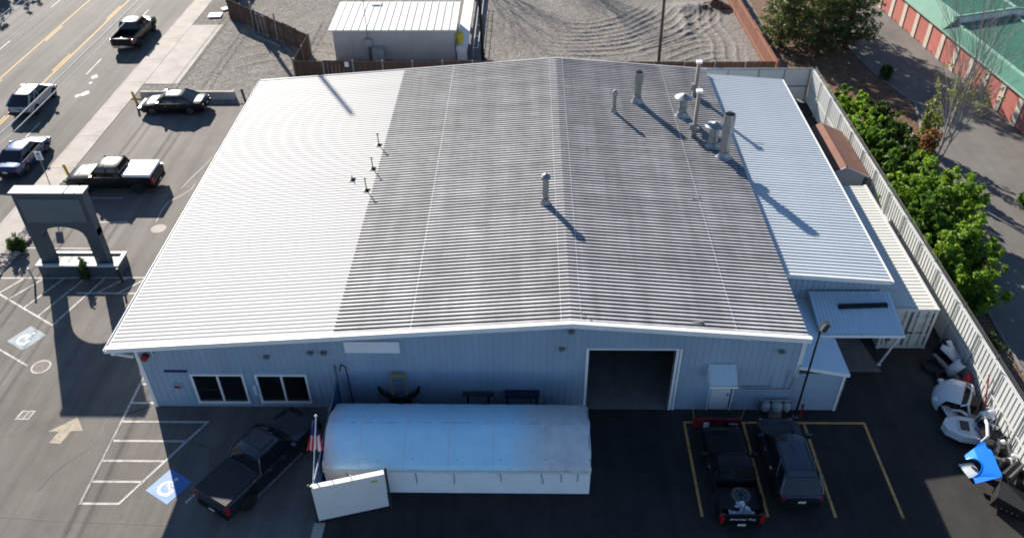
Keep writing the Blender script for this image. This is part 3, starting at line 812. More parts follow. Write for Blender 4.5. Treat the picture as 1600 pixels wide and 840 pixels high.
mb.box(14.24, 14.38, 26.45, 26.497, 0, 2.36).box(14.335, 14.37, 26.45, 26.6, 0, 2.36)
mb.build('lean_to_trim', M['trim'], B)
# canopy: ribs run front to back
cw, ny = 3.92, 21
y_b, z_b, y_f, z_f = 31.3, 3.2, 28.75, 2.72
me = rib_mesh('canopy_roof', math.hypot(y_b-y_f, z_b-z_f), cw/ny, ny, .035, .09, .04, M['pale_roof'])
cn = link('canopy_roof', me, B)
Lc = Vector((0, y_b-y_f, z_b-z_f)).normalized()
mm = Matrix((Lc, Vector((-1,0,0)), Lc.cross(Vector((-1,0,0))))).transposed().to_4x4()
mm.translation = Vector((13.72+cw, y_f, z_f)) - B.location
cn.matrix_basis = mm
MB().box(13.7, 17.66, y_f-.08, y_f+.02, z_f-.16, z_f-.02).box(17.56, 17.66, y_f+.02, y_f+.1, z_f-.2, z_f-.1).build('canopy_gutter', M['trim'], B)
MB().tube((17.5, y_f+.05, z_f-.1), (17.38, 29.5, .05), .055).box(17.3,17.46,29.42,29.58,.0,.06).build('canopy_post', M['trim'], B)
MB().beam((13.8,y_b-.1,z_b-.1),(17.6,y_b-.1,z_b-.1),.08,.14).build('canopy_beam', M['wood_grey'], B)
sheet('canopy_slab', [(14.4,29.0),(17.35,29.0),(17.0,31.4),(14.4,31.4)], .02, M['concrete_dark'], .02)

# ------------------------------------------------------------------ roof stacks
def cyl_part(nm, c, prof, mat, parent, n=20):
    return MB().lathe(prof, c, n).build(nm, mat, parent, 40)
def stack(label, x, y, r, h, kind):
    z = rz(x)-.02
    t = thing('roof_vent', label, 'vent', (x, y, z), group='vents and flues on the roof')
    cyl_part('flashing', (0,0,0), [(r*1.9,0),(r*1.55,.1),(r*1.15,.3),(r*1.12,.34)], M['galv'], t)
    if kind == 'cone':
        cyl_part('pipe', (0,0,0), [(r,.28),(r,h-r*1.1)], M['galv'], t)
        cyl_part('collar', (0,0,0), [(r*1.1,h*.45),(r*1.1,h*.45+.06)], M['galv'], t)
        cyl_part('throat', (0,0,0), [(r*.8,h-r*1.1),(r*.8,h-r*.5)], M['galv_dark'], t)
        cyl_part('cap', (0,0,0), [(r*2.15,h-r*.62),(r*2.1,h-r*.5),(r*.12,h+r*.35),(.01,h+r*.4)], M['galv'], t)
    elif kind == 'thin':
        cyl_part('pipe', (0,0,0), [(r,.28),(r,h-.28)], M['galv'], t)
        cyl_part('collar', (0,0,0), [(r*1.25,.32),(r*1.25,.42)], M['galv'], t)
        cyl_part('cap', (0,0,0), [(r*1.5,h-.3),(r*1.6,h-.22),(r*.9,h-.08),(.01,h)], M['galv'], t)
    elif kind == 'open':
        cyl_part('pipe', (0,0,0), [(r,.28),(r,h*.62)], M['galv'], t)
        cyl_part('collar', (0,0,0), [(r*1.12,.3),(r*1.12,.45)], M['galv'], t)
        mb = MB().lathe([(r*1.02,h*.6),(r*1.2,h*.64),(r*1.2,h),(r*1.08,h),(r*1.08,h*.7)], (0,0,0), 20)
        mb.build('hood', M['galv'], t, 40)
        cyl_part('damper', (0,0,0), [(r*1.07,h*.7),(r*1.07,h*.72)], M['galv_dark'], t)
    return t
stack('slim capped flue standing alone just left of the roof ridge', .93, 35.45, .16, 1.84, 'thin')
stack('thin capped pipe between ridge and the tall open stack', 5.27, 45.8, .11, 1.5, 'thin')
stack('tall open-topped exhaust stack behind the thin capped pipe', 6.84, 47.3, .23, 2.05, 'open')
stack('fat vent with wide conical hood, the farther of two', 9.45, 45.85, .26, 1.45, 'cone')
stack('fat vent with wide conical hood, the nearer of two', 10.7, 42.3, .27, 1.55, 'cone')
stack('tallest wide open exhaust stack near the annex roof edge', 11.15, 41.2, .27, 2.75, 'open')
def mast(label, x, y, h):
    z = rz(x)-.02
    t = thing('vent_mast', label, 'pipe', (x, y, z), group='square masts on the roof')
    MB().box(-.16,.16,-.16,.16,0,.45).build('base', M['galv'], t)
    MB().box(-.1,.1,-.1,.1,.4,h-.12).build('post', M['wood_grey'], t)
    MB().box(-.17,.17,-.17,.17,h-.12,h).build('cap', M['trim'], t)
    MB().tube((.1,0,h-.35),(.75,-.05,h-.42),.018).build('arm', M['galv'], t)
    MB().box(-.32,-.1,-.12,.12,.5,.85).box(.1,.28,-.1,.1,.35,.6).build('junction_box', M['galv'], t)
mast('square pale mast with cap, the nearer one beside conical vents', 9.78, 43.4, 3.0)
mast('square pale mast with cap, the farther one at the roof back', 10.72, 48.8, 2.4)
for lab, x, y, h in (('thin black vent pipe on white roof, farthest from camera', -8.75,42.75,.75),('thin black vent pipe on white roof, middle of three',-8.7,40.05,.75),('thin black vent pipe on white roof, nearest of three',-8.72,37.85,.75),('short stubby black vent pipe set apart on the white roof',-9.7,39.05,.28)):
    t = thing('vent_pipe', lab, 'pipe', (x,y,rz(x)-.01), group='plumbing vents on the roof')
    MB().tube((0,0,0),(-.02,0,h),.03,n=8).build('pipe', M['galv_dark'], t)
    MB().lathe([(.22,0),(.12,.03),(.05,.09)],(0,0,.025),12).build('boot', M['black'], t)
    if h > .5: MB().tube((-.09,0,h),(.07,0,h),.035,n=8).build('tee', M['galv_dark'], t)
mb = MB().path([(2.35,26.75,5.6),(2.32,26.78,5.75),(2.5,26.62,5.66),(2.8,26.4,5.58)], .02, 5)
tag(mb.build('loose_wire', M['wood_grey']), 'short loose wire bent over the front edge beside the ridge', 'wire')
mb = MB().obox((7.3,26.75,5.22),(.4,.12,.03),.1).obox((7.55,26.8,5.22),(.16,.12,.06),.5)
tag(mb.build('debris', M['scrap_grey']), 'small grey scrap lying near the front edge of the roof', 'scrap')
mb = MB().obox((8.95,36.6,5.11),(.34,.1,.04),.05).obox((8.72,36.62,5.11),(.12,.1,.06),.4)
tag(mb.build('debris', M['scrap_grey']), 'small grey scrap lying midway on the right roof slope', 'scrap')
tag(MB().obox((16.1,30.35,3.09),(2.35,.22,.14),R(3), 0, R(10)).build('timber', M['black']), 'dark timber lying across the ribbed canopy roof', 'board')

# ================================================================== VEHICLES (local: +X forward, Y left, Z up)
def lerp_tab(tab, x):
    if x <= tab[0][0]: return tab[0][1]
    for (a, va), (b, vb) in zip(tab[:-1], tab[1:]):
        if x <= b: 
            t = (x-a)/(b-a) if b > a else 1
            t = t*t*(3-2*t)*0.5 + t*0.5
            return va + (vb-va)*t
    return tab[-1][1]

WHEELS = {}
def wheel_meshes(r, w, rim):
    key = (r, w, rim)
    if key not in WHEELS:
        ty = MB().lathe([(r*.62,-w/2*.9),(r*.9,-w/2),(r,-w/2*.7),(r,w/2*.7),(r*.9,w/2),(r*.62,w/2*.9)], n=26, axis='Y').mesh('tyre', M['rubber'], 35)
        mb = MB().lathe([(r*.64,-w*.3),(r*.64,w*.42),(r*.58,w*.46),(r*.56,w*.3)], n=24, axis='Y')
        for k in range(6):
            a = 2*math.pi*k/6
            for s in (1,):
                mb.beam((r*.1*math.cos(a), w*.34, r*.1*math.sin(a)), (r*.58*math.cos(a), w*.38, r*.58*math.sin(a)), .05 if False else r*.14, r*.1)
        mb.lathe([(r*.16,w*.28),(r*.16,w*.42),(.01,w*.44)], n=12, axis='Y')
        WHEELS[key] = (ty, mb.mesh('rim', M[rim], 30))
    return WHEELS[key]

def vehicle(name, label, cat, loc, head, sp, group=None):
    t = thing(name, label, cat, loc, R(head), group)
    L, Wd = sp['L'], sp['W']; hl, hw = L/2, Wd/2
    paint = M[sp['paint']]
    xf, xr, ra, rw = sp['xf'], sp['xr'], sp['ra'], sp['rw']
    sill = sp.get('sill', .3)
    bed = sp.get('bed')
    xs = set(np.linspace(-hl, hl, 45).tolist())
    for xc in (xf, xr):
        xs |= set((xc + ra*np.cos(np.linspace(0, math.pi, 13))).tolist())
    xs |= {-hl+.04, -hl+.12, hl-.04, hl-.12, hl-.25, -hl+.25}
    xs = sorted(xs)
    if bed:
        xs = [x for x in xs if abs(x-bed[0]) > .02 and abs(x-bed[1]) > .02] + [bed[0]-1e-3, bed[0]+1e-3, bed[1]-1e-3, bed[1]+1e-3]
        xs.sort()
    rows = []
    for x in xs:
        zt = lerp_tab(sp['top'], x)
        tf = max(0, (x-(hl-.7))/.7); tr = max(0, (-hl+.55-x)/.55)
        w = hw*(1 - sp.get('nose',.14)*tf**2.2 - sp.get('tail',.08)*tr**2.2)
        zb = sill + .12*max(0,(abs(x)-hl+.35)/.35)
        for xc in (xf, xr):
            if abs(x-xc) < ra: zb = max(zb, rw + math.sqrt(max(0, ra*ra-(x-xc)**2)) - .02)
        zin = zt; inner = w-.16
        open_bed = bed and bed[0] < x < bed[1] and not bed[3]
        if open_bed: zin = bed[2]; inner = w-.1
        zm = min(max(zb+.03, zt*.62), zt-.06)
        fl = sp.get('flare', .0)*max(0, 1-abs(x-xr)/(ra+.25)) + sp.get('flare', .0)*.6*max(0, 1-abs(x-xf)/(ra+.2))
        half = [(w-.05+fl, zb), (w+fl, (zb+zm)/2+.02), (w-.005+fl*.8, zm), (w-.035, zt-.07), (w-.085, zt-.012), (inner, zt) , (inner-.012, zin+(.0 if open_bed else .006)), (w*.45, zin+(.0 if open_bed else .022)), (0, zin+(.0 if open_bed else .03))]
        rows.append([(x, -y, z) for y, z in half] + [(x, y, z) for y, z in half[-2::-1]])
    mb = MB().rows(rows)
    n = len(rows[0])
    mb.f = [f[::-1] for f in mb.f]
    mb.add(rows[0], [tuple(range(n))]); mb.add(rows[-1], [tuple(range(n-1,-1,-1))])
    body = mb.build('body', paint, t, 32)
    # inner arches and floor
    MB().box(-hl+.15, hl-.15, -hw+.22, hw-.22, sill-.06, min(.75, bed[2]-.03 if bed else .6)).build('underbody', M['black'], t)
    for xc in (xf, xr): MB().box(xc-ra-.02, xc+ra+.02, -hw+.1, hw-.1, rw+.05, rw+ra-.03).build('wheel_well', M['black'], t)
    # cabin
    zb, zr = sp['belt'], sp['roof']
    xfb, xft, xrt, xrb = sp['cab']
    wb, wt = sp.get('wb', hw-.09), sp.get('wt', hw-.26)
    def loop(k):
        kk = k
        a = xfb + (xft-xfb)*kk; b = xrb + (xrt-xrb)*kk; w = wb + (wt-wb)*max(0,kk)**1.25; z = zb + (zr-zb)*kk
        c = .16
        return [(a-.10*(1-kk)-.02, -w, z), (a+.03, -w*.6, z), (a+.06, 0, z), (a+.03, w*.6, z), (a-.10*(1-kk)-.02, w, z), (b, w, z), (b-.03, w*.6, z), (b-.04, 0, z), (b-.03, -w*.6, z), (b, -w, z)]
    mb = MB().rows([loop(k) for k in (-.06, .35, .7, .97)], close=True)
    mb.f = [f[::-1] for f in mb.f] if False else mb.f
    cabg = mb.build('cabin_glass', M['glass'], t, 50)
    # roof shell
    rowsr = []
    for i in range(9):
        u = i/8
        x = xft + .07 + (xrt-.05 - xft-.07)*u
        ed = .055*(1-math.sin(math.pi*min(1,max(0,u)))**.35)
        rowsr.append([(x, y*wt*1.03, zr - .035 + .075*(1-abs(y)**3.2) - ed) for y in (-1,-.96,-.8,-.4,0,.4,.8,.96,1)])
    mb = MB().rows(rowsr)
    low = [[(p[0],p[1],zr-.075) for p in r] for r in rowsr]
    mb.rows([[p for p in rowsr[0]], low[0]]); mb.rows([low[-1], rowsr[-1]])
    mb.rows([[r[0] for r in low],[r[0] for r in rowsr]]); mb.rows([[r[-1] for r in rowsr],[r[-1] for r in low]])
    roof = mb.build('roof', M[sp.get('roof_paint', sp['paint'])], t, 40)
    if sp.get('sunroof'):
        MB().box(xrt+.35, xft-.12, -wt*.72, wt*.72, zr+.028, zr+.05).build('sunroof', M['glass'], roof)
    if sp.get('rails'):
        for s in (-1, 1):
            mb = MB().path([(xft-.2, s*wt*.93, zr+.02),(xft-.3, s*wt*.93, zr+.08),(xrt+.3, s*wt*.93, zr+.08),(xrt+.15, s*wt*.93, zr+.02)], .022, 6)
            mb.build('roof_rail', M[sp['rails']], roof)
    # pillars
    def edge(k, xa, xb, s):
        return (xa+(xb-xa)*k, s*(wb+(wt-wb)*max(0,k)**1.25+.012), zb+(zr-zb)*k)
    for s in (-1, 1):
        for xa, xb, ww in ((xfb-.08, xft-.02, .07), (xrb+.02, xrt+.02, .12), ((xfb+xrb)/2-.05+sp.get('bp',0), (xft+xrt)/2+sp.get('bp',0), .08)) + (((xrb+.85, xrt+.75, .08),) if sp.get('dpillar') else ()):
            MB().path([edge(k, xa, xb, s) for k in (-.05,.35,.7,1)], ww/2, 6).build('pillar', paint, t, 60)
        # sill moulding below the windows
        MB().beam((xfb-.15, s*(wb+.015), zb+.0), (xrb+.05, s*(wb+.015), zb+.0), .05, .06).build('window_trim', M[sp.get('wtrim','black')], t)
        # mirrors
        mxx = xfb-.32
        MB().obox((mxx, s*(wb+.2), zb+.12), (.16,.24,.18), s*.15).beam((mxx, s*(wb), zb+.06),(mxx, s*(wb+.15), zb+.06),.06,.05).build('mirror', M[sp.get('mirror', sp['paint'])], t, 30)
        # door gaps and handles
        for xd in sp['doors']:
            MB().box(xd-.22, xd-.06, s*(hw-.012)-.014, s*(hw-.012)+.014, sp['belt']-.2, sp['belt']-.165).build('door_handle', M[sp.get('handle','chrome')], t)
        # lamps
        zh = lerp_tab(sp['top'], hl-.25) - .12
        nw = hw*(1-sp.get('nose',.14)*.62)
        MB().obox((hl-.15, s*(nw-.2), zh-.07), (.24,.26,.12), -s*.35).build('headlight', M['lamp_clear'], t)
        zt_ = lerp_tab(sp['top'], -hl+.05)
        MB().obox((-hl+.07, s*(hw*(1-sp.get('tail',.08))-.1), zt_-sp.get('tl_dz',.16)), (.16, .2, sp.get('tl_h',.2)), s*.2).build('tail_light', M['lamp_red'], t)
    # bumpers, grille, plate
    MB().obox((hl-.02,0,.5),(.16,Wd*.8,.2)).build('front_bumper', M[sp.get('bumper','black')], t)
    MB().obox((-hl+.02,0,.5),(.16,Wd*.86,.2)).build('rear_bumper', M[sp.get('bumper','black')], t)
    MB().box(hl-.06, hl+.015, -.45, .45, .62, lerp_tab(sp['top'], hl)-.07).build('grille', M['black'], t)
    MB().box(-hl-.075, -hl-.06, -.16, .16, .52 if bed else sp.get('pz',.72), .64 if bed else sp.get('pz',.72)+.13).build('licence_plate', M['plate'], t)
    if not bed:
        MB().box(-hl-.012, -hl+.03, -.2, .2, sp.get('pz',.72)-.02, sp.get('pz',.72)+.15).build('plate_recess', M['black'], t)
    if sp.get('cover'):
        zc = lerp_tab(sp['top'], (bed[0]+bed[1])/2)
        MB().box(bed[0]+.03, bed[1]-.02, -hw+.1, hw-.1, zc-.02, zc+sp.get('ch',.06)).build('bed_cover', M[sp['cover']], t)
    if sp.get('spoiler'):
        MB().obox((xrt-.02,0,zr-.0),(.28,wt*1.8,.04),0,.05).build('spoiler', paint, t)
    # wheels
    ty, rm = wheel_meshes(rw, sp.get('ww',.24), sp.get('rim','rim'))
    for xc in (xf, xr):
        for s in (-1, 1):
            w = link('wheel', ty, t); w.location = (xc, s*(hw-.13+sp.get('flare',0)*.7), rw)
            if s < 0: w.rotation_euler = (0, 0, math.pi)
            rr = link('rim', rm, w)
    return t

PICK = dict(L=5.75, W=2.0, paint='car_black', xf=1.82, xr=-1.75, ra=.52, rw=.4, sill=.42, ww=.28,
            top=[(-2.875,1.2),(-2.7,1.23),(-.85,1.25),(-.6,1.22),(.95,1.2),(1.3,1.19),(2.4,1.12),(2.7,1.05),(2.875,.9)],
            belt=1.22, roof=1.86, cab=(1.28,.62,-.62,-.85), bed=(-2.78,-.93,.72,True), doors=(.55,-.25), rim='rim_dark', bumper='black', tl_h=.42, tl_dz=.25, nose=.1, tail=.03, wt=.72)
SED = dict(L=4.85, W=1.85, paint='car_black', xf=1.45, xr=-1.38, ra=.4, rw=.33, sill=.22,
           top=[(-2.425,.84),(-2.3,.95),(-1.6,.98),(-1.2,.98),(.6,.96),(.95,.93),(1.8,.84),(2.25,.7),(2.425,.52)],
           belt=.95, roof=1.45, cab=(1.15,.32,-.85,-1.78), doors=(.5,-.5), nose=.2, tail=.14, bumper='car_black', pz=.6, tl_dz=.1, tl_h=.13, wt=.6, wtrim='chrome')
SUV = dict(L=4.75, W=1.93, paint='car_slate', xf=1.45, xr=-1.35, ra=.43, rw=.36, sill=.28,
           top=[(-2.375,.92),(-2.3,1.0),(-1.9,1.06),(.6,1.05),(1.0,1.04),(1.9,.95),(2.25,.82),(2.375,.66)],
           belt=1.05, roof=1.68, cab=(1.2,.45,-1.72,-2.22), doors=(.5,-.5), nose=.17, tail=.1, rails='galv_dark', dpillar=True, spoiler=True, tl_dz=.1, tl_h=.14, pz=.68, wt=.66)
def V(base, **k):
    d = dict(base); d.update(k); return d

vehicle('pickup_truck', 'black crew-cab pickup with covered bed parked at an angle before the windows', 'pickup', (-11.42, 22.82, 0), 59.3,
        V(PICK, L=5.6, cover='tonneau', sunroof=True, paint='car_grey', ra=.55, rw=.42))
plow_truck = vehicle('pickup_truck', 'black flared-fender pickup with red plow, tyre and sheeting in open bed', 'pickup', (8.62, 22.3, 0), 90,
        V(PICK, L=4.8, W=1.84, xf=1.5, xr=-1.4, top=[(-2.4,1.08),(-.75,1.1),(-.45,1.12),(.75,1.1),(1.1,1.09),(2.0,1.02),(2.3,.94),(2.4,.8)],
          bed=(-2.32,-.72,.66,False), cab=(.85,.22,-.46,-.64), belt=1.11, roof=1.68, doors=(.3,), flare=.1, bp=-.3, tail=.05, wt=.66))
vehicle('suv', 'dark slate estate-backed SUV with roof rails parked beside the plow truck', 'suv', (11.22, 23.1, 0), 90.5,
        V(SUV, L=4.45, W=1.86, xf=1.35, xr=-1.28, top=[(-2.225,.92),(-2.15,1.0),(-1.8,1.06),(.6,1.05),(1.0,1.04),(1.8,.95),(2.1,.82),(2.225,.66)], cab=(1.15,.45,-1.6,-2.08), roof_paint='car_slate', rim='rim_dark'))
vehicle('pickup_truck', 'black crew-cab pickup with white bed cover parked facing the road', 'pickup', (-26.85, 45.7, 0), 180,
        V(PICK, cover='white_cap', ch=.2, wtrim='chrome'))
vehicle('sedan', 'black sedan parked beside the concrete barrier at the lot end', 'car', (-26.6, 56.35, 0), 181, V(SED))
vehicle('pickup_truck', 'black pickup with empty open bed driving away on the road', 'pickup', (-34.75, 70.0, -.1), 90,
        V(PICK, bed=(-2.78,-.93,.75,False), bumper='chrome', mirror='chrome'))
vehicle('suv', 'silver hatch-backed car driving on the road behind the black pickup', 'suv', (-37.85, 57.3, -.1), 90, V(SUV, paint='car_silver', rails=None, W=1.84, L=4.6, roof=1.58, cab=(1.3,.35,-1.25,-2.12), wt=.58, nose=.24, tail=.2, spoiler=False, top=[(-2.3,.8),(-2.2,.95),(-1.8,1.04),(.6,1.02),(1.0,1.0),(1.8,.88),(2.15,.72),(2.3,.55)]))
vehicle('sedan', 'navy blue sedan driving on the kerb lane past the sign', 'car', (-34.55, 48.9, -.1), 90, V(SED, paint='car_blue'))

# plow on the parked truck (mounted, moves with it)
pl = MB()
rowsp = []
for i in range(8):
    a = -0.6 + 1.25*i/7
    rowsp.append([(3.34 - .36*math.cos(a), y, .36 + .42*math.sin(a)) for y in (-1.1, -.4, .4, 1.1)])
pl.rows(rowsp)
rowq = [[(p[0]+.05, p[1], p[2]) for p in r] for r in rowsp]
pl.rows([r[::-1] for r in rowq])
for e in (0, -1):
    pl.rows([[rowsp[j][e] for j in range(8)], [rowq[j][e] for j in range(8)]])
blade = pl.build('plow_blade', M['red_plow'], plow_truck)
for y in (-.95, -.5, 0, .5, .95):
    MB().beam((2.95, y, .12), (2.98, y, .6), .05, .06).build('rib', M['red_plow'], blade)
MB().box(2.98,3.12,-1.1,1.1,.58,.66).build('top_rail', M['red_plow'], blade)
MB().box(2.84,2.9,.38,.62,.3,.56).build('marker_plate', M['sign_white'], blade)
MB().tube((2.86,-.5,.5),(2.86,-.9,.5),.06).build('ram', M['galv'], blade)
MB().beam((2.3,0,.4),(2.95,0,.4),.3,.2).box(2.5,2.7,-.14,.14,.4,.8).build('plow_hitch', M['black'], plow_truck)
for s in (-1, 1): MB().tube((3.05, s*1.05, .6), (3.1, s*1.16, 1.25), .012, n=5).build('marker_rod', M['yellow_steel'], blade)
# tailgate lettering
cu = bpy.data.curves.new('tailgate_lettering', 'FONT'); cu.body = 'American Way'; cu.size = .17; cu.align_x = 'CENTER'; cu.shear = .3; cu.extrude = .002
cu.materials.append(M['sign_white'])
o = bpy.data.objects.new('tailgate_lettering', cu); COL.objects.link(o)
dg = bpy.context.evaluated_depsgraph_get()
tm = bpy.data.meshes.new_from_object(o.evaluated_get(dg)); bpy.data.objects.remove(o)
o = link('tailgate_lettering', tm, plow_truck); o.location = (-2.43, 0, .84)
o.rotation_euler = (R(90), 0, R(-90))
# load in the bed: spare tyre and white sheeting
ty = MB().lathe([(.22,-.1),(.34,-.13),(.4,-.09),(.4,.09),(.34,.13),(.22,.1)], n=26, axis='Y').mesh('spare_tyre', M['rubber_dusty'], 35)
rm = wheel_meshes(.4, .26, 'rim_dark')[1]
o = bpy.data.objects.new('spare_tyre', ty); COL.objects.link(o); o.location = (8.78, 21.05, .8); o.rotation_euler = (R(90), 0, .3)
tag(o, 'spare tyre lying flat in the open bed of the plow pickup', 'tyre')
r2 = link('rim', rm, o)
def crumple(nm, cx, cy, z, sx, sy, amp, mat, lab, cat, rot=0, seed=0):
    g = np.random.default_rng(seed); rows = []
    n = 14
    for i in range(n):
        row = []
        for j in range(n):
            u, v = i/(n-1)-.5, j/(n-1)-.5
            rr = 1+.25*math.sin(7*u+seed)*math.cos(5*v)
            x, y = u*sx*rr, v*sy*rr
            row.append((cx+x*math.cos(rot)-y*math.sin(rot), cy+x*math.sin(rot)+y*math.cos(rot), z+amp*(g.random()+.4*math.sin(9*u+4*v))*max(0,1-1.6*max(abs(u),abs(v)))+amp*.12*g.random()))
        rows.append(row)
    o = MB().rows(rows).build(nm, mat, None, 25)
    return tag(o, lab, cat)
crumple('plastic_sheet', 8.62, 20.42, .68, 1.1, .75, .5, M['cloth_white'], 'crumpled white sheeting heaped in the open pickup bed', 'sheet', .2, 3)

# ================================================================== OBJECTS AROUND THE BUILDING
# ---- fabric shelter
SX0, SX1 = -8.4, 2.65
t = thing('fabric_shelter', 'white tarpaulin shelter with curved roof along the warehouse front', 'shelter', (-2.8, 23.8, 0), world=True)
prof = [(21.58,1.58),(21.56,1.72),(21.74,1.88),(22.1,2.1),(22.6,2.35),(23.0,2.49),(23.35,2.56),(23.7,2.49),(24.1,2.34),(24.6,2.08),(25.0,1.85),(25.16,1.72),(25.2,1.58)]
rows = []
NX = 66
for i in range(NX+1):
    x = SX0 + (SX1-SX0)*i/NX
    u = (x-SX0)/1.82
    sag = .018*math.sin(math.pi*(u % 1))**2
    row = []
    for k, (y, z) in enumerate(prof):
        wob = .006*math.sin(x*5.1+k*1.3)+.004*math.sin(x*11.7+k*.7)
        end = .03*math.exp(-((x-SX0)/.15)**2) + .05*math.exp(-((x-SX1)/.2)**2)*(1 + math.sin(k*1.9)*.5)
        nz = z - sag*(1 if 1 < k < 11 else .2) + wob - end*.5
        row.append((x + (.02*math.sin(k*2.3) if i in (0, NX) else 0), y + wob*.6, nz))
    rows.append(row)
mb = MB().rows(rows); mb.f = [f[::-1] for f in mb.f]
tarp = mb.build('tarp', M['tarp_mix'], t, 60)
for i in (9, 20, 31, 42, 53, 60):
    MB().path([(rows[i][k][0], rows[i][k][1], rows[i][k][2]+.004) for k in range(1, len(prof)-1)], .014, 5).build('seam', M['tarp'], tarp)
# hanging hem
rows = [[(SX0+(SX1-SX0)*i/80, 21.55, 1.64) for i in range(81)], [(SX0+(SX1-SX0)*i/80, 21.545-.012*math.sin(i*1.7), 1.5+.02*math.sin(i*.31)+.03*max(0,math.sin(i*.83+1.2*math.sin(i*.21)))**3*(-1 if i > 34 else -.3)) for i in range(81)]]
MB().rows(rows).build('hem', M['tarp'], tarp)
for i in range(7):
    x = SX0+.05 + (SX1-SX0-.1)*i/6
    mb = MB().path([(x, y, z-.05) for y, z in prof[2:-1]], .03, 6).tube((x,21.9,0),(x,21.9,1.98),.03).tube((x,25.05,0),(x,25.05,1.78),.03)
    mb.build('frame_hoop', M['galv'], t)
for k in range(7):                             # clapboards of the low front wall, one by one
    z = .05 + k*.225
    MB().add([(SX0,21.665,z),(SX1,21.665,z),(SX1,21.745,z+.205),(SX0,21.745,z+.205),(SX0,21.78,z),(SX1,21.78,z),(SX1,21.78,z+.205),(SX0,21.78,z+.205)],
             [(0,1,2,3),(4,7,6,5),(0,4,5,1),(3,2,6,7),(0,3,7,4),(1,5,6,2)]).build('clapboard', M['vinyl'], t)
MB().box(SX0+.02,SX1-.07,21.785,21.8,.05,1.6).build('wall_backing', M['galv_dark'], t)
MB().box(SX1-.06,SX1,21.81,25.1,.05,1.6).build('end_board', M['vinyl'], t)
MB().box(SX0,SX1+.02,21.66,21.79,1.625,1.66).build('top_rail', M['trim'], t)
for i, x in enumerate((-7.5,-6.7,-4.6,-3.0,-1.1,.6,1.4,2.15)):
    MB().tube((x,21.65,1.55),(x+random.uniform(-.05,.12),21.665,.75+random.uniform(-.1,.15)),.014,n=5).build('tie_strap', M['black'], t)

# ---- side fence, gate, flag
t = thing('yard_fence', 'blue screened side fence running from warehouse wall to the gate', 'fence', (-8.5, 23.4, 0), world=True)
pA, pB = Vector((-8.62,26.35,0)), Vector((-8.5,20.25,0))
MB().beam(pA+Vector((0,0,1.1)), pB+Vector((0,0,1.1)), .03, 2.1).build('screen', M['mat_blue'], t)
for k in range(4):
    p = pA.lerp(pB, k/3)
    MB().tube(p, p+Vector((0,0,2.3 + (.55 if k == 0 else 0))), .045).build('post', M['galv'], t)
MB().tube(pA+Vector((0.05,0,2.2)), pB+Vector((.05,0,2.2)), .03).build('top_rail', M['galv'], t)
MB().path([(-8.3,25.95,2.95),(-8.28,26.2,3.1),(-8.1,26.25,2.9),(-8.05,26.3,.1)],.03).build('hose', M['black'], t)
t = thing('sliding_gate', 'open white board gate standing askew in front of the shelter', 'gate', (-7.1, 20.6, 0), world=True)
gA, gB = Vector((-8.5,20.2,0)), Vector((-5.72,20.95,0)); gd = (gB-gA).normalized(); gn = Vector((gd.y,-gd.x,0))
MB().beam(gA+Vector((0,0,1.17)), gB+Vector((0,0,1.17)), .06, 2.08).build('board', M['gate_panel'], t)
MB().beam(gA+Vector((0,0,2.235))-gn*.05, gB+Vector((0,0,2.235))-gn*.05, .22, .05).build('top_cap', M['trim'], t)
MB().tube(gA-gd*.08, gA-gd*.08+Vector((0,0,2.45)), .05).build('post', M['galv_dark'], t)
MB().tube(gB+gd*.08, gB+gd*.08+Vector((0,0,2.6)), .05).build('post', M['galv_dark'], t)
p = gB - gd*.55 + gn*.034
MB().beam(p+Vector((0,0,1.9)), p+gd*.24+Vector((0,0,1.9)), .008, .12).build('warning_plate', M['yellow_steel'], t)
for k in (.3,.55): 
    q = gA.lerp(gB, k); MB().tube(q-gn*.08+Vector((0,0,2.2)), q-gn*.1+Vector((0,0,2.42)), .02).build('bracket', M['galv'], t)
for a, b in (((-8.1,22.3,1.9),(-7.7,20.75,.1)),((-8.35,22.2,1.7),(-8.2,20.6,.2))):
    tag(MB().tube(a, b, .035).build('prop_pole', M['trim']), 'white pole leaning inside the gate, %s' % ('the outer one' if a[0] < -8.2 else 'the inner one'), 'pole')
sheet('concrete_strip', [(-8.75,15.5),(-8.3,15.5),(-8.25,20.15),(-8.7,20.15)], .03, M['concrete'], .03)
t = thing('flag', 'striped red and white flag hanging limp on a slanted pole', 'flag', (-8.55, 21.6, 0), world=True)
MB().tube((-8.5,20.6,2.2),(-8.35,22.05,4.35),.025).build('pole', M['trim'], t)
MB().lathe([(.05,-.05),(.06,0),(.02,.06)], (-8.35,22.06,4.38), 10).build('finial', M['trim'], t)
# limp cloth: stripes run down the folds
fx0, fy0 = -8.38, 22.0
NST = 7
mbs = {'flag_red': MB(), 'flag_white': MB(), 'flag_blue': MB()}
for i in range(NST):
    x0 = fx0 - .34 + .68*i/NST*0.9; x1 = fx0 - .34 + .68*(i+1)/NST*0.9
    key = 'flag_red' if i % 2 == 0 else 'flag_white'
    zs = np.linspace(4.2, 2.95, 9)
    def P(x, z, i_=i):
        k = (4.2-z)/1.25
        return (fx0 + (x-fx0)*(.35+.75*k) - .08*k, fy0 - .55*k*.9 + .07*math.sin(x*26+z*2), z - .1*abs(x-fx0))
    for a, b in zip(zs[:-1], zs[1:]):
        kk = 'flag_blue' if a > 3.62 and i < 6 else key
        mbs[kk].quad(P(x0,a), P(x1,a), P(x1,b), P(x0,b))
for k, m_ in mbs.items(): m_.build({'flag_red':'red_stripes','flag_white':'white_stripes','flag_blue':'canton'}[k], M[k], t)

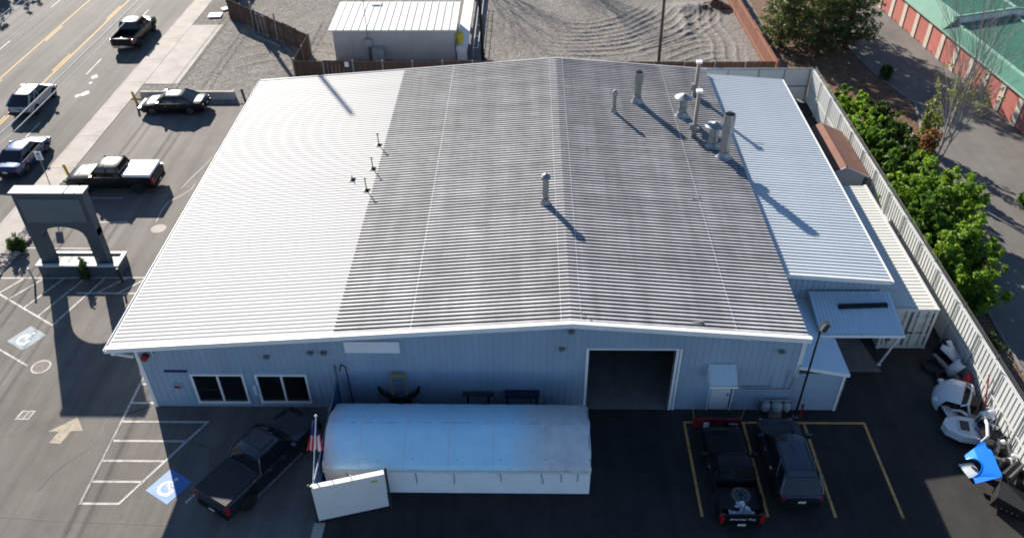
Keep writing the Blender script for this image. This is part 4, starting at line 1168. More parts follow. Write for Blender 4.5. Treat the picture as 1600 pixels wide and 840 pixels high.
# ---- things behind the shelter along the wall
t = thing('step_ladder', 'yellow step ladder standing behind the shelter against the wall', 'ladder', (-5.8, 26.0, 0), world=True)
for s in (-6.1, -5.5):
    MB().beam((s-.04*(1 if s<-5.8 else -1),26.0,0),(s,26.3,2.35),.07,.05).build('rail', M['ladder_yellow'], t)
for z in np.arange(.3,2.3,.3): MB().beam((-6.1,26.0+.3*z/2.35-.03,z),(-5.5,26.0+.3*z/2.35-.03,z),.06,.03).build('rung', M['galv'], t)
MB().box(-6.12,-5.48,26.22,26.34,2.33,2.42).build('top_cap', M['ladder_yellow'], t)
t = thing('scrap_bumper', 'dark curved bumper lying behind the shelter under the ladder', 'bumper', (-5.8,26.15,0), world=True)
MB().path([(-6.75,26.25,1.62),(-6.6,26.2,1.3),(-6.2,26.12,1.12),(-5.8,26.1,1.05),(-5.4,26.12,1.12),(-5.0,26.2,1.35),(-4.9,26.25,1.65)], [.06,.11,.13,.14,.13,.11,.06], 8).build('shell', M['black'], t)
MB().box(-6.3,-5.3,26.05,26.3,0,1.0).build('stand', M['black'], t)
t = thing('work_stand', 'low black work stand behind the shelter near its middle', 'stand', (-2.2,26.2,0), world=True)
MB().box(-2.95,-1.5,26.1,26.3,1.22,1.3).build('top', M['galv_dark'], t)
for x in (-2.7,-1.75):
    MB().box(x-.05,x+.05,26.15,26.25,0,1.22).build('leg', M['black'], t)
t = thing('workbench', 'dark blue bench end showing behind the shelter near the big door', 'bench', (-.3,26.2,0), world=True)
MB().box(-1.0,.6,26.0,26.4,1.2,1.32).build('top', M['bench_blue'], t)
for x in (-.9,.45): MB().box(x-.05,x+.05,26.05,26.35,0,1.2).build('leg', M['black'], t)

# ---- lamp post, gas meters
t = thing('lamp_post', 'thin dark lamp post standing at the right warehouse corner', 'lamp post', (12.42,26.1,0), world=True)
MB().tube((12.42,26.1,0),(12.42,26.1,5.35),.055,.04,10).build('pole', M['pole_black'], t)
MB().box(12.3,12.54,25.98,26.22,0,.03).build('base_plate', M['galv'], t)
lh = MB().obox((12.56,26.15,5.55),(.22,.3,.42),.2,.35).tube((12.42,26.1,5.33),(12.5,26.13,5.45),.06).build('lamp_head', M['galv_dark'], t)
MB().obox((12.48,26.0,5.62),(.16,.02,.3),.2,.35).build('lens', M['box_grey'], lh)
t = thing('gas_meter_set', 'grey gas meters and pipes clustered at the wall foot', 'meter', (11.4,26.25,0), world=True)
for x, s in ((11.0,.2),(11.5,.26),(11.95,.18)):
    MB().lathe([(s*.8,0),(s,.06),(s,.32),(s*.7,.44),(s*.3,.48)],(x,26.2,.35),12).build('meter', M['box_grey'], t)
MB().path([(10.7,26.3,.05),(10.7,26.25,.9),(12.1,26.25,.9),(12.1,26.3,.05)],.035).build('manifold', M['galv'], t)
MB().box(11.2,11.75,26.0,26.35,.0,.3).build('plinth', M['concrete_dark'], t)
t = thing('red_standpipe', 'short red post standing beside the lamp post foot', 'post', (12.62,26.05,0), world=True)
MB().tube((12.62,26.05,0),(12.62,26.05,.75),.05).build('pipe', M['red_part'], t)
MB().lathe([(.07,0),(.07,.08),(.03,.12)],(12.62,26.05,.75),10).build('cap', M['red_part'], t)

# ---- shipping container
t = thing('shipping_container', 'cream shipping container with closed doors beside the canopy', 'container', (18.85,36.2,0), world=True)
cx0, cx1, cy0, cy1, cz = 17.62, 20.04, 30.65, 41.9, 2.6
def corr(n, amp): 
    out = []
    for i in range(n):
        b = i/n
        out += [(b,0),(b+.32/n,0),(b+.5/n,amp),(b+.82/n,amp)]
    out.append((1,0)); return out
mb = MB().rows([[(x, cy0+.2+(cy1-cy0-.3)*u, cz-.035+a) for u, a in corr(40,.02)] for x in (cx0+.08, cx1-.08)]); mb.f = [f[::-1] for f in mb.f]
mb.build('roof', M['container'], t)
for x, s in ((cx0+.05,1),(cx1-.05,-1)):
    mb = MB().rows([[(x-s*a, cy0+.15+(cy1-cy0-.25)*u, z) for u, a in corr(40,.035)] for z in (.16, cz-.08)])
    mb.build('side_panel', M['container'], t)
MB().box(cx0+.1,cx1-.1,cy1-.1,cy1-.04,.16,cz-.08).build('end_panel', M['container'], t)
for x in (cx0, cx1-.14):
    for y in (cy0+.02, cy1-.14): MB().box(x,x+.14,y,y+.12,.0,cz).build('corner_post', M['container'], t)
    MB().box(x,x+.14,cy0+.14,cy1-.14,cz-.1,cz).build('top_side_rail', M['container'], t)
    MB().box(x,x+.14,cy0+.14,cy1-.14,.05,.18).build('bottom_side_rail', M['container'], t)
MB().box(cx0+.14,cx1-.14,cy0+.03,cy0+.14,cz-.16,cz).build('header', M['container'], t)
MB().box(cx0+.14,cx1-.14,cy0+.03,cy0+.14,.02,.16).build('sill', M['container'], t)
xm = (cx0+cx1)/2
for k, (a, b) in enumerate(((cx0+.15, xm-.015), (xm+.015, cx1-.15))):
    d = MB().box(a,b,cy0+.06,cy0+.11,.17,cz-.17).build('door', M['container'], t)
    for f in (.27, .72):
        x = a+(b-a)*f
        bar = MB().tube((x,cy0+.02,.12),(x,cy0+.02,cz-.12),.024,n=8)
        bar.box(x-.06,x+.06,cy0+.0,cy0+.06,.35,.41).box(x-.06,x+.06,cy0+.0,cy0+.06,cz-.5,cz-.44).build('locking_bar', M['box_grey'], d)
        MB().box(x-.3,x+.05,cy0-.005,cy0+.03,1.05,1.09).build('handle', M['galv_dark'], d)
    for z0, z1 in ((.3,.8),(.95,1.5),(1.65,2.3)):
        xx = cx0+.16 if k == 0 else cx1-.2
        MB().box(xx,xx+.03,cy0+.03,cy0+.058,z0,z1).build('gasket', M['black'], d)
    xx = b-.06 if k == 0 else a
    MB().box(xx+.01,xx+.035,cy0+.035,cy0+.058,.2,cz-.2).build('gasket', M['black'], d)
    # rows of small stencilled marks too small to read
    mk = MB()
    if k == 1:
        for z, w in ((2.2,.42),(2.1,.18),(1.62,.4),(1.54,.36),(1.46,.4),(1.38,.3),(1.2,.36)):
            mk.box(a+.5,a+.5+w,cy0+.056,cy0+.0595,z,z+.035)
    else:
        mk.box(a+.12,a+.34,cy0+.056,cy0+.0595,1.95,2.1); mk.box(a+.2,a+.42,cy0+.056,cy0+.0595,.45,.7)
    mk.build('stencil_marks', M['box_grey' if k else 'navy'], d)
for x in (cx0-.004, cx1-.155):
    for z in (0, cz-.11): MB().box(x,x+.16,cy0+.0,cy0+.15,z,z+.115).build('corner_casting', M['container'], t)

# ---- brown roofed shed
t = thing('garden_shed', 'small shed with brown gabled roof behind the container', 'shed', (19.5,46.3,0), world=True)
MB().box(18.3,20.75,43.9,49.1,0,2.02).ext([(18.3,2.02),(20.75,2.02),(19.4,2.62)],43.9,49.1,'Y').build('wall', M['grey_siding'], t)
for (xa,za),(xb,zb) in (((18.12,1.98),(19.4,2.66)),((19.4,2.66),(20.95,1.98))):
    MB().ext([(xa,za),(xb,zb),(xb,zb+.06),(xa,za+.06)],43.7,49.3,'Y').build('roof', M['brown_roof'], t)
MB().tube((19.4,43.68,2.73),(19.4,49.32,2.73),.05,n=6).build('ridge_cap', M['brown_roof'], t)
MB().ext([(18.12,1.94),(19.4,2.62),(20.95,1.94),(20.95,2.04),(19.4,2.73),(18.12,2.04)],43.64,43.7,'Y').build('barge_board', M['grey_siding'], t)
for x, y, z, lab in ((19.2,52.6,.55,'white box standing in the gap behind the annex'),):
    tag(MB().obox((x,y,.3),(.6,.5,.6),.3).build('storage_box', M['trim']), lab, 'box')

# ---- white steel fence along the right side and the back
FX, FH = 21.12, 2.62
t = thing('steel_fence', 'tall white ribbed steel fence along the right side of the yard', 'fence', (FX,38,0), world=True)
pw = 2.4; y = 57.6; k = 0
panel_me = None
def fence_panel():
    mb = MB(); n = 8; prof = []
    for i in range(n):
        b = i*pw/n
        prof += [(b,0),(b+.2,0),(b+.23,.03),(b+.27,.03)]
    prof.append((pw,0))
    mb.rows([[(-a, -u, z) for u, a in prof] for z in (.06, FH)])
    mb.rows([[(.012-a, -u, z) for u, a in prof][::-1] for z in (.06, FH)])
    mb.rows([[(-a, -u, FH) for u, a in prof],[(.012-a, -u, FH) for u, a in prof]])
    return mb.mesh('fence_panel', M['fence_white'])
panel_me = fence_panel()
while y > -12:
    o = link('fence_panel', panel_me, t); o.location = Vector((FX, y, random.uniform(-.03,.02))) - t.location
    MB().tube((FX-.09, y, 0), (FX-.09, y, FH+.18), .035, n=8).build('post', M['fence_white'], t)
    MB().beam((FX-.06,y,1.3),(FX-.06,y-pw,1.3),.04,.06).build('rail', M['fence_white'], t)
    y -= pw
MB().beam((FX+.03,57.6,FH+.03),(FX+.03,-12,FH+.03),.14,.05).build('top_cap', M['fence_white'], t)
for k_, zz in enumerate((.1,.22)): MB().tube((FX+.16,57.6,FH+zz),(FX+.16,-12,FH+zz),.012,n=4).build('barbed_wire', M['galv_dark'], t)
for yy in np.arange(56,12,-3.6): MB().tube((FX+.02,yy,FH),(FX+.2,yy,FH+.3),.022,n=5).build('outrigger', M['galv_dark'], t)
t = thing('steel_fence', 'white steel fence of flat panels closing the back behind the annex', 'fence', (16.6,58.1,0), world=True)
xs_ = [12.9, 15.0, 17.3, 19.2, 21.1]
for a, b in zip(xs_[:-1], xs_[1:]):
    MB().box(a+.03,b-.03,58.0,58.03,.05,1.1).build('fence_panel', M['fence_white'], t)
    MB().box(a+.03,b-.03,58.0,58.03,1.16,2.45).build('fence_panel', M['fence_white'], t)
for x in xs_: MB().box(x-.03,x+.03,57.93,58.06,0,2.5).build('post', M['galv'], t)
MB().box(12.9,21.1,57.94,58.08,2.46,2.56).build('top_rail', M['galv'], t)
MB().box(12.9,21.1,57.95,58.05,1.1,1.16).build('rail', M['galv_dark'], t)

# ---- timber fences
def wood_fence(label, pts, h, mat, post=True, name='timber_fence'):
    c = Vector((sum(p[0] for p in pts)/len(pts), sum(p[1] for p in pts)/len(pts), 0))
    t = thing(name, label, 'fence', c, world=True)
    for a, b in zip(pts[:-1], pts[1:]):
        a, b = Vector((a[0],a[1],0)), Vector((b[0],b[1],0)); L = (b-a).length; n = max(1, round(L/2.4)); d = (b-a)/L
        r = Vector((d.y,-d.x,0))
        for k in range(n):
            p0 = a+(b-a)*(k/n)+d*.02; ln = L/n-.04
            m = max(2, round(ln/.15)); mb = MB()
            dh = random.uniform(-.06,.05)
            for j in range(m):
                q = p0+d*(ln*(j+.5)/m)
                off = r*(.012*((j%2)*2-1))
                mb.beam(q+off+Vector((0,0,.05)), q+off+Vector((0,0,h+dh+random.uniform(-.02,.02))), ln/m*.94, .02) if False else mb.obox(q+off+Vector((0,0,(h+dh)/2+.03)), (ln/m*.95,.022,h+dh+random.uniform(-.02,.02)), math.atan2(d.y,d.x))
            o = mb.build('fence_panel', mat, t); o['kind'] = 'stuff'
            if post: MB().obox(p0-d*.02+r*.06+Vector((0,0,h/2+.05)), (.1,.1,h+.1), math.atan2(d.y,d.x)).build('post', M['wood_grey'] if mat is M['wood_fence'] else mat, t)
        for z in (.4, h-.25):
            MB().beam(a-r*.05+Vector((0,0,z)), b-r*.05+Vector((0,0,z)), .05, .09).build('rail', mat, t)
    return t
wood_fence('long low brown board fence between the warehouse and gravel yard', [(-18.5,61.1),(19.3,60.75)], 1.8, M['wood_fence'])
wood_fence('brown board fence jogging away from the shed towards the road', [(-18.5,61.3),(-18.4,66.2),(-21.15,68.7),(-27.7,74.5),(-28.6,84)], 1.85, M['wood_fence'])
wood_fence('red-brown fence bordering the gravel yard beside the pines', [(19.45,60.95),(19.2,74),(19.0,88)], 1.85, M['wood_red'])
tag(MB().box(-14.42,-14.1,60.98,61.02,1.35,1.75).build('notice_plate', M['sign_white']), 'small white notice on the brown fence near the shed', 'notice')
for i, (x, y, h) in enumerate(((-24.6,71.6,2.6),(-21.9,69.2,2.5))):
    tag(MB().tube((x,y,0),(x,y,h),.07,n=8).lathe([(.09,0),(.09,.04)],(x,y,h),8).build('fence_post', M['wood_grey']), 'tall grey post rising above the brown fence, %s' % ('nearer the road' if i == 0 else 'nearer the shed'), 'post')
t = thing('lumber_frame', 'pale timber door frame leaning on the brown fence', 'frame', (-23.1,70.0,0), world=True)
for a, b in (((-23.9,70.55,.05),(-24.0,70.75,1.95)),((-22.95,69.7,.05),(-23.05,69.9,1.95)),((-24.0,70.75,1.95),(-23.05,69.9,1.95)),((-23.4,70.1,.05),(-23.5,70.3,1.95))):
    MB().beam(a,b,.1,.08).build('member', M['wood_grey'], t)
MB().beam((-23.9,70.0,.1),(-21.4,67.9,.1),.14,.14).build('sill_beam', M['wood_grey'], t)

# ---- concrete barrier, bollards, street sign, boards
t = thing('concrete_barrier', 'long low concrete barrier behind the parked black sedan', 'barrier', (-26.2,58.2,0), world=True)
MB().ext([(57.95,0),(58.5,0),(58.42,.2),(58.35,.62),(58.12,.62),(58.03,.2)],-29.9,-22.6,'X').build('block', M['concrete'], t)
MB().box(-29.8,-22.7,57.85,58.6,0,.05).build('footing', M['concrete_dark'], t)
def bollard(label, x, y, h, mat, lean=0):
    t = thing('bollard', label, 'bollard', (x,y,0), group='posts at the lot edge')
    MB().tube((0,0,0),(lean,0,h),.09,n=12).build('post', mat, t)
    MB().lathe([(.09,0),(.06,.05),(.01,.07)],(lean,0,h),12).build('cap', mat, t)
bollard('yellow bollard at the kerb beside the concrete barrier', -29.95, 57.3, 1.0, M['yellow_steel'], -.12)
bollard('yellow bollard in front of the pickup with the white bed cover', -30.55, 46.75, .95, M['yellow_steel'], -.1)
bollard('short brown post at the right end of the concrete barrier', -21.7, 57.7, 1.0, M['wood_fence'], -.1)
t = thing('street_sign', 'small white traffic sign on a thin post by the kerb', 'sign', (-30.97,45.1,0), world=True)
MB().tube((-30.97,45.1,0),(-30.9,45.1,2.75),.03,n=8).build('post', M['galv'], t)
pl_ = MB().box(-31.12,-30.66,45.05,45.065,2.35,2.95).build('plate', M['sign_white'], t)
MB().box(-30.98,-30.8,45.04,45.048,2.44,2.5).box(-30.98,-30.93,45.04,45.048,2.5,2.86).box(-30.93,-30.8,45.04,45.048,2.8,2.86).box(-30.85,-30.8,45.04,45.048,2.62,2.8).build('symbol', M['black'], pl_)
for x, y, w, d, r, lab in ((-29.2,75.0,1.15,.95,.1,'larger white board lying on the verge near the fence'),(-28.75,76.6,.55,.55,.6,'smaller white board lying on the verge near the fence')):
    tag(MB().obox((x,y,.12),(w,d,.1),r).build('board', M['trim']), lab, 'board')
MB_rocks = MB()
def rock(mb, x, y, z, r):
    pts = []
    for i, (a, b) in enumerate([(0,90)]+[(k*72,25) for k in range(5)]+[(k*72+36,-25) for k in range(5)]+[(0,-90)]):
        q = r*random.uniform(.7,1.25)
        pts.append((x+q*math.cos(R(b))*math.cos(R(a)), y+q*math.cos(R(b))*math.sin(R(a)), z+q*.7*math.sin(R(b))))
    fs = [(0,1+k,1+(k+1)%5) for k in range(5)] + [(1+k,6+k,1+(k+1)%5) for k in range(5)] + [(6+k,6+(k+1)%5,1+(k+1)%5) for k in range(5)] + [(11,6+(k+1)%5,6+k) for k in range(5)]
    mb.add(pts, fs)
for _ in range(1500):
    y = random.uniform(33.5,46.2); rock(MB_rocks, random.uniform(-30.7,-29.95), y, random.uniform(.0,.08), random.uniform(.06,.15))
for _ in range(40):
    rock(MB_rocks, random.uniform(-30.7,-29.9), random.uniform(35,40), .12, random.uniform(.15,.3))
o = MB_rocks.build('landscape_stones', M['stone']); tag(o, kind='stuff')

# ---- monument sign (its face is blurred out in the photograph: kept blank)
t = thing('monument_sign', 'large dark arched entrance sign on two piers beside the lot', 'sign', (-25.3,36.6,0), world=True)
SX_0, SX_1, SY = -27.35, -23.55, 36.75
MB().box(SX_0-.15,SX_1+.6,SY-.55,SY+.65,0,.75).build('planter', M['sign_slate'], t)
MB().box(SX_0-.22,SX_1+.67,SY-.62,SY-.42,.75,.85).box(SX_0-.22,SX_1+.67,SY+.55,SY+.72,.75,.85).box(SX_0-.22,SX_0+.0,SY-.42,SY+.55,.75,.85).box(SX_1+.45,SX_1+.67,SY-.42,SY+.55,.75,.85).build('planter_coping', M['sign_trim'], t)
pier = .72
for x in (SX_0, SX_1-pier): MB().box(x,x+pier,SY-.25,SY+.25,.7,3.0).build('pier', M['sign_slate'], t)
arch = [(SX_0,2.6),(SX_0+pier,2.6)]
xa, xb = SX_0+pier, SX_1-pier
arch += [((xa+xb)/2-(xb-xa)/2*math.cos(a), 2.65+.62*math.sin(a)) for a in np.linspace(0,math.pi,17)]
arch += [(SX_1-pier,2.6),(SX_1,2.6),(SX_1,5.35),(SX_0,5.35)]
MB().ext(arch, SY-.3, SY+.3, 'Y').build('sign_panel', M['sign_slate'], t)
MB().box(SX_0-.1,SX_1+.1,SY-.38,SY+.38,5.35,5.5).build('top_cap', M['sign_slate'], t)
MB().box(SX_0+.25,SX_1-.25,SY-.345,SY-.302,3.6,5.1).build('blank_face', M['sign_face'], t)
for x in (SX_0-.35, SX_1+.85): 
    tag(MB().tube((x,35.75,0),(x-.05,35.75,.95),.06,n=8).build('guard_post', M['sign_trim' if x<-26 else 'black']), 'thin guard post at the %s front corner of the entrance sign' % ('left' if x<-26 else 'right'), 'post')

# ---- shed and equipment in the gravel yard
t = thing('equipment_shed', 'beige shed with pale standing-seam roof in the gravel yard', 'shed', (-11.1,67.5,0), world=True)
MB().box(-16.05,-6.05,65.2,70.4,0,2.65).build('wall', M['shed_wall'], t)
for x in (-14.55,-13.05,-9.6,-8.1): MB().box(x-.012,x+.012,65.17,65.2,0,2.65).build('wall_batten', M['shed_wall'], t)
sr = MB().add([(-16.3,64.95,2.62),(-5.8,64.95,2.62),(-5.8,70.6,2.85),(-16.3,70.6,2.85),(-16.3,64.95,2.72),(-5.8,64.95,2.72),(-5.8,70.6,2.95),(-16.3,70.6,2.95)],[(0,3,2,1),(4,5,6,7),(0,1,5,4),(1,2,6,5),(2,3,7,6),(3,0,4,7)]).build('roof', M['shed_roof'], t)
for k in range(17):
    w = 10.5/17; x = -16.3+k*w
    MB().add([(x+.01,64.93,2.725),(x+w-.05,64.93,2.725),(x+w-.05,70.62,2.955),(x+.01,70.62,2.955),(x+.01,64.93,2.745),(x+w-.05,64.93,2.745),(x+w-.05,70.62,2.975),(x+.01,70.62,2.975)],[(0,3,2,1),(4,5,6,7),(0,1,5,4),(1,2,6,5),(2,3,7,6),(3,0,4,7)]).add(
        [(x+w-.05,64.93,2.725),(x+w-.01,64.93,2.725),(x+w-.01,70.62,2.955),(x+w-.05,70.62,2.955),(x+w-.05,64.93,2.8),(x+w-.01,64.93,2.8),(x+w-.01,70.62,3.03),(x+w-.05,70.62,3.03)],[(0,3,2,1),(4,5,6,7),(0,1,5,4),(1,2,6,5),(2,3,7,6),(3,0,4,7)]).build('roof_sheet', M['shed_roof'], sr)
MB().obox((-13.0,70.0,3.0),(.85,.5,.08),0,0,.04).build('roof_hatch', M['box_grey'], sr)
ms = MB().tube((-13.15,65.0,1.6),(-13.15,65.0,5.2),.035,n=8).build('service_mast', M['galv'], t)
MB().lathe([(.07,0),(.05,.12),(.02,.16)],(-13.15,65.0,5.2),8).build('weather_head', M['galv'], ms)
MB().box(-13.45,-12.85,64.85,65.17,1.35,1.95).build('meter_box', M['box_grey'], t)
MB().box(-13.2,-13.1,64.95,65.15,0,1.35).build('conduit', M['galv'], t)
tag(MB().box(-12.75,-11.85,64.3,64.95,0,1.3).box(-12.78,-11.82,64.27,64.98,1.3,1.36).build('utility_cabinet', M['box_grey']), 'grey utility cabinet standing before the shed wall', 'cabinet')
t = thing('flatbed_trailer', 'long narrow white trailer deck parked right of the shed', 'trailer', (-5.4,72,0), world=True)
MB().box(-5.9,-5.0,65.0,84,.95,1.2).build('deck', M['trim'], t)
MB().box(-5.86,-5.04,65.02,65.1,.1,.95).build('front_panel', M['trim'], t)
for y in (68,72,80,82): MB().box(-5.8,-5.1,y,y+.15,.05,.95).build('support', M['galv_dark'], t)
MB().beam((-5.95,65.4,1.0),(-5.4,64.6,.7),.06,.08).build('ramp_rail', M['trim'], t)
t = thing('plastic_barrel', 'yellow lidded barrel standing on the end of the white trailer', 'barrel', (-5.62,65.85,1.2))
MB().lathe([(.25,0),(.29,.08),(.3,.4),(.33,.5),(.33,.8)],n=20).build('drum', M['barrel'], t, 40)
MB().lathe([(.36,.78),(.36,.86),(.3,.92),(.01,.93)],n=20).build('lid', M['barrel'], t, 40)
tag(MB().tube((-3.72,65.1,0),(-3.95,65.1,8.5),.14,.11,12).build('utility_pole', M['pole_black']), 'black pole standing in the gravel beside the white trailer', 'pole')
tag(MB().tube((10.87,64.8,0),(10.75,64.8,8.5),.13,.1,12).build('utility_pole', M['pole_wood']), 'brown wooden pole standing in the rutted gravel right of centre', 'pole')
t = thing('pipe_rack', 'thin white pipe frame standing beside the black pole', 'rack', (-4.3,70,0), world=True)
for x in (-4.55,-4.15): MB().tube((x,65.6,.9),(x,78,.9),.025,n=6).build('rail', M['trim'], t)
for y in np.arange(65.7,78,2.4):
    MB().tube((-4.55,y,.9),(-4.15,y,.9),.02,n=6).tube((-4.55,y,.02),(-4.55,y,.9),.02,n=6).build('bent', M['trim'], t)
tag(MB().tube((-28.5,79.6,-.1),(-28.5,79.6,21.5),.2,.15,12).build('utility_pole', M['pole_wood']), 'tall utility pole at the road verge carrying the cables', 'pole')
crumple('soil_heap', 17.3, 76.6, .12, 3.0, 1.5, .8, M['bark'], 'heap of red-brown rubble against the red fence', 'rubble', .1, 5)

# ---- overhead cables along the road
for i, (x, z, lab) in enumerate(((-27.35,8.4,'overhead cable nearest the lot'),(-26.75,8.4,'second overhead cable from the lot'),(-33.8,8.0,'third overhead cable from the lot'),(-33.2,8.0,'fourth overhead cable, over the road'),(-36.4,8.0,'fifth overhead cable, over the far lanes'),(-35.8,8.0,'sixth overhead cable, over the far lanes'))):
    pts = []
    for k in range(13):
        y = 30+60*k/12
        pts.append((x, y, z - .5*(1-((y-62)/32)**2)*.4))
    o = MB().path(pts, .022 if i else .03, 5).build('overhead_cable', M['cable'])
    tag(o, lab + ' running along the road', 'cable', 'cables along the road')

# ================================================================== STORAGE BUILDING (right, green roof)
t = thing('storage_building', 'long self-storage building with green ribbed roof and red roll-up doors', 'building', (34.45,60.5,0), R(4.9))
PITD = 2.3
MB().box(.12,9.8,-34,30,0,2.5).build('wall', M['stucco'], t)
for k in range(-14, 13):
    y = 0.35 + k*PITD
    d = MB()
    for j in range(7):
        z = .03+.3*j; d.box(.0,.1,y+.32,y+PITD-.32,z,z+.285); d.box(.03,.1,y+.32,y+PITD-.32,z+.285,z+.3)
    d = d.build('roll_up_door', M['roll_door'], t)
    MB().box(-.04,.0,y+PITD/2-.06,y+PITD/2+.06,.1,.16).build('handle', M['galv_dark'], d)
    MB().box(-.06,.12,y-.28,y+.28,0,2.2).build('pillar', M['stucco'], t)
MB().box(-.05,.12,-34,30,2.13,2.5).build('lintel', M['stucco'], t)
def gz(x, up): return (2.9+up + (x-.85)*.13) if x < 5.3 else (2.9+up + (9.75-x)*.13)
def storage_section(y0, y1, up):
    me = MB().add([(-.3,y0,2.45),(-.3,y1,2.45),(.75,y1,2.9+up),(.75,y0,2.9+up),(-.3,y0,2.4),(-.3,y1,2.4),(.75,y1,2.5),(.75,y0,2.5)],[(0,3,2,1),(4,5,6,7),(0,1,5,4),(0,4,7,3),(1,2,6,5)]).build('eave_skirt', M['green_roof'], t)
    MB().box(-.36,-.302,y0,y1,2.36,2.47).build('fascia', M['green_trim'], t)
    n = int((y1-y0)/.3)
    mb = MB()
    for i in range(n): mb.box(-.345,-.33,y0+i*.3+.08,y0+i*.3+.2,2.472,2.51)
    o = mb.build('eave_closures', M['stucco'], t); o['kind'] = 'stuff'
    MB().box(.72,.9,y0,y1,2.88+up,3.0+up).build('gutter', M['green_trim'], t)
    rf_ = MB().ext([(.88,2.5),(9.7,2.5),(9.7,gz(9.7,up)-.02),(5.3,gz(5.29,up)-.02),(.88,gz(.88,up)-.02)], y0, y1-.01, 'Y').build('roof', M['wall_white'], t)
    for x0, x1 in ((.88,5.3),(5.3,9.75)):
        z0, z1 = gz(x0+.001,up), gz(x1-.001,up); L = math.hypot(x1-x0,z1-z0); ang = math.atan2(z1-z0,x1-x0)
        nsh = max(1, round((y1-y0)/1.8)); pit = (y1-y0)/(nsh*6)
        me = rib_mesh('roof_sheet', L, pit, 6, .03, .11, .05, M['green_roof'])
        for i in range(nsh):
            o = link('roof_sheet', me, rf_); o.location = (x0, y0+i*6*pit, z0+random.uniform(0,.003)); o.rotation_euler = (0,-ang,0)
    MB().box(5.15,5.45,y0,y1,gz(5.29,up)+.045,gz(5.29,up)+.09).build('ridge_cap', M['green_trim'], t)
storage_section(-34, 5.0, 0.0)
storage_section(5.02, 30, .55)
for x0, x1 in ((.3,5.3),(5.3,10.3)):
    za, zb = gz(max(.88,x0),.55), gz(x1-.001 if x1 < 6 else 9.74,.55)
    MB().ext([(x0,za-.05),(x1,zb-.05),(x1,zb+.14),(x0,za+.14)], 4.86, 5.0, 'Y').build('barge_board', M['green_trim'], t)

# ================================================================== VEGETATION
def leaf_mesh(name, P, size, mat, aspect=.55, up=0.0, seed=0, norm=None):
    g = np.random.default_rng(seed)
    n = len(P)
    if norm is None: norm = g.normal(size=(n,3)); norm[:,2] += up
    norm /= np.linalg.norm(norm, axis=1)[:,None]
    a = g.normal(size=(n,3)); a -= (a*norm).sum(1)[:,None]*norm; a /= np.linalg.norm(a, axis=1)[:,None]
    b = np.cross(norm, a)
    s = size*g.uniform(.6,1.3,n)[:,None]
    a = a*s; b = b*s*aspect
    vs = np.empty((n,4,3)); vs[:,0] = P-a; vs[:,1] = P+b*.9; vs[:,2] = P+a; vs[:,3] = P-b*.9
    me = bpy.data.meshes.new(name)
    me.vertices.add(n*4); me.vertices.foreach_set('co', vs.ravel())
    me.loops.add(n*4); me.loops.foreach_set('vertex_index', np.arange(n*4))
    me.polygons.add(n); me.polygons.foreach_set('loop_start', np.arange(n)*4)
    me.update(calc_edges=True); me.validate()
    me.materials.append(mat)
    return me

def clump_points(g, c, r, n, shell=.55):
    v = g.normal(size=(n,3)); v /= np.linalg.norm(v,axis=1)[:,None]
    rad = shell + (1-shell)*g.random(n)
    return np.asarray(c) + v*rad[:,None]*np.asarray(r), v

def shrub(label, x, y, h, w, mat, seed, cat='shrub', name='shrub', group='shrubs along the white fence', dens=1.0, leaf=.13):
    g = np.random.default_rng(seed)
    t = thing(name, label, cat, (x,y,0), group=group)
    mb = MB(); P = []
    ns = int(9+w*5)
    tips = []
    for i in range(ns):
        a = g.uniform(0,2*math.pi); rr = w*math.sqrt(g.random())
        top = np.array([rr*math.cos(a), rr*math.sin(a), h*(1-.38*(rr/w)**2)*g.uniform(.58,1.14)])
        base = np.array([top[0]*.22, top[1]*.22, 0.0]); mid = base*.5+top*.5+np.array([0,0,h*.04])
        mb.path([tuple(base),tuple(mid),tuple(top*.97)],[.035,.025,.01],5)
        m = int(5+h*1.3)
        for k in range(m):
            f = (k+.6)/m
            c = base*(1-f)**2 + 2*mid*f*(1-f) + top*f*f
            c = c + g.normal(size=3)*np.array([.16,.16,.1])*w*.55
            r = np.array([.34,.34,.3])*(1.15-.55*f)*g.uniform(.75,1.25)*(.7+.18*w)
            p, v = clump_points(g, c, r, int(26*dens), .35); P.append(p)
    P = np.concatenate(P); P[:,2] = np.maximum(P[:,2], .06)
    link('crown', leaf_mesh('crown', P, leaf, mat, .6, .5, seed), t)
    mb.build('trunk', M['bark_dark'], t)
    return t

ORD = ['first','second','third','fourth','fifth','sixth','seventh','eighth','ninth','tenth','eleventh','twelfth','thirteenth','fourteenth','fifteenth','sixteenth']
SH = [(22.5,56.0,1.9,1.0,'leaf_mid'),(23.0,53.6,2.5,1.15,'leaf_bright'),(24.9,53.2,1.8,1.2,'leaf_dark'),(22.9,51.0,2.7,1.2,'leaf_bright'),(24.9,50.2,2.2,1.3,'leaf_dark'),(22.9,48.2,2.9,1.2,'leaf_mid'),
      (24.9,47.2,2.4,1.3,'leaf_dark'),(23.0,45.4,3.0,1.25,'leaf_mid'),(24.9,44.0,3.3,1.4,'leaf_bright'),(23.0,42.4,3.3,1.3,'leaf_bright'),(25.0,41.0,3.5,1.45,'leaf_bright'),(23.0,39.4,3.4,1.3,'leaf_mid'),(24.6,37.6,3.2,1.3,'leaf_bright'),(22.8,36.2,3.2,1.25,'leaf_bright'),(23.6,34.0,2.7,1.2,'leaf_bright')]
for i, (x, y, h, w, m_) in enumerate(SH):
    tone = {'leaf_bright':'bright green','leaf_mid':'mid green','leaf_dark':'dark green'}[m_]
    shrub('%s leafy shrub beside the white fence, %s counted from its far corner' % (tone, ORD[i]), x, y, h*1.1, w*1.32, M[m_], 100+i, leaf=.115, dens=1.9)
shrub('rust-brown withered shrub at the driveway edge below the green shrubs', 25.2, 36.2, 1.3, .55, M['leaf_rust'], 131)
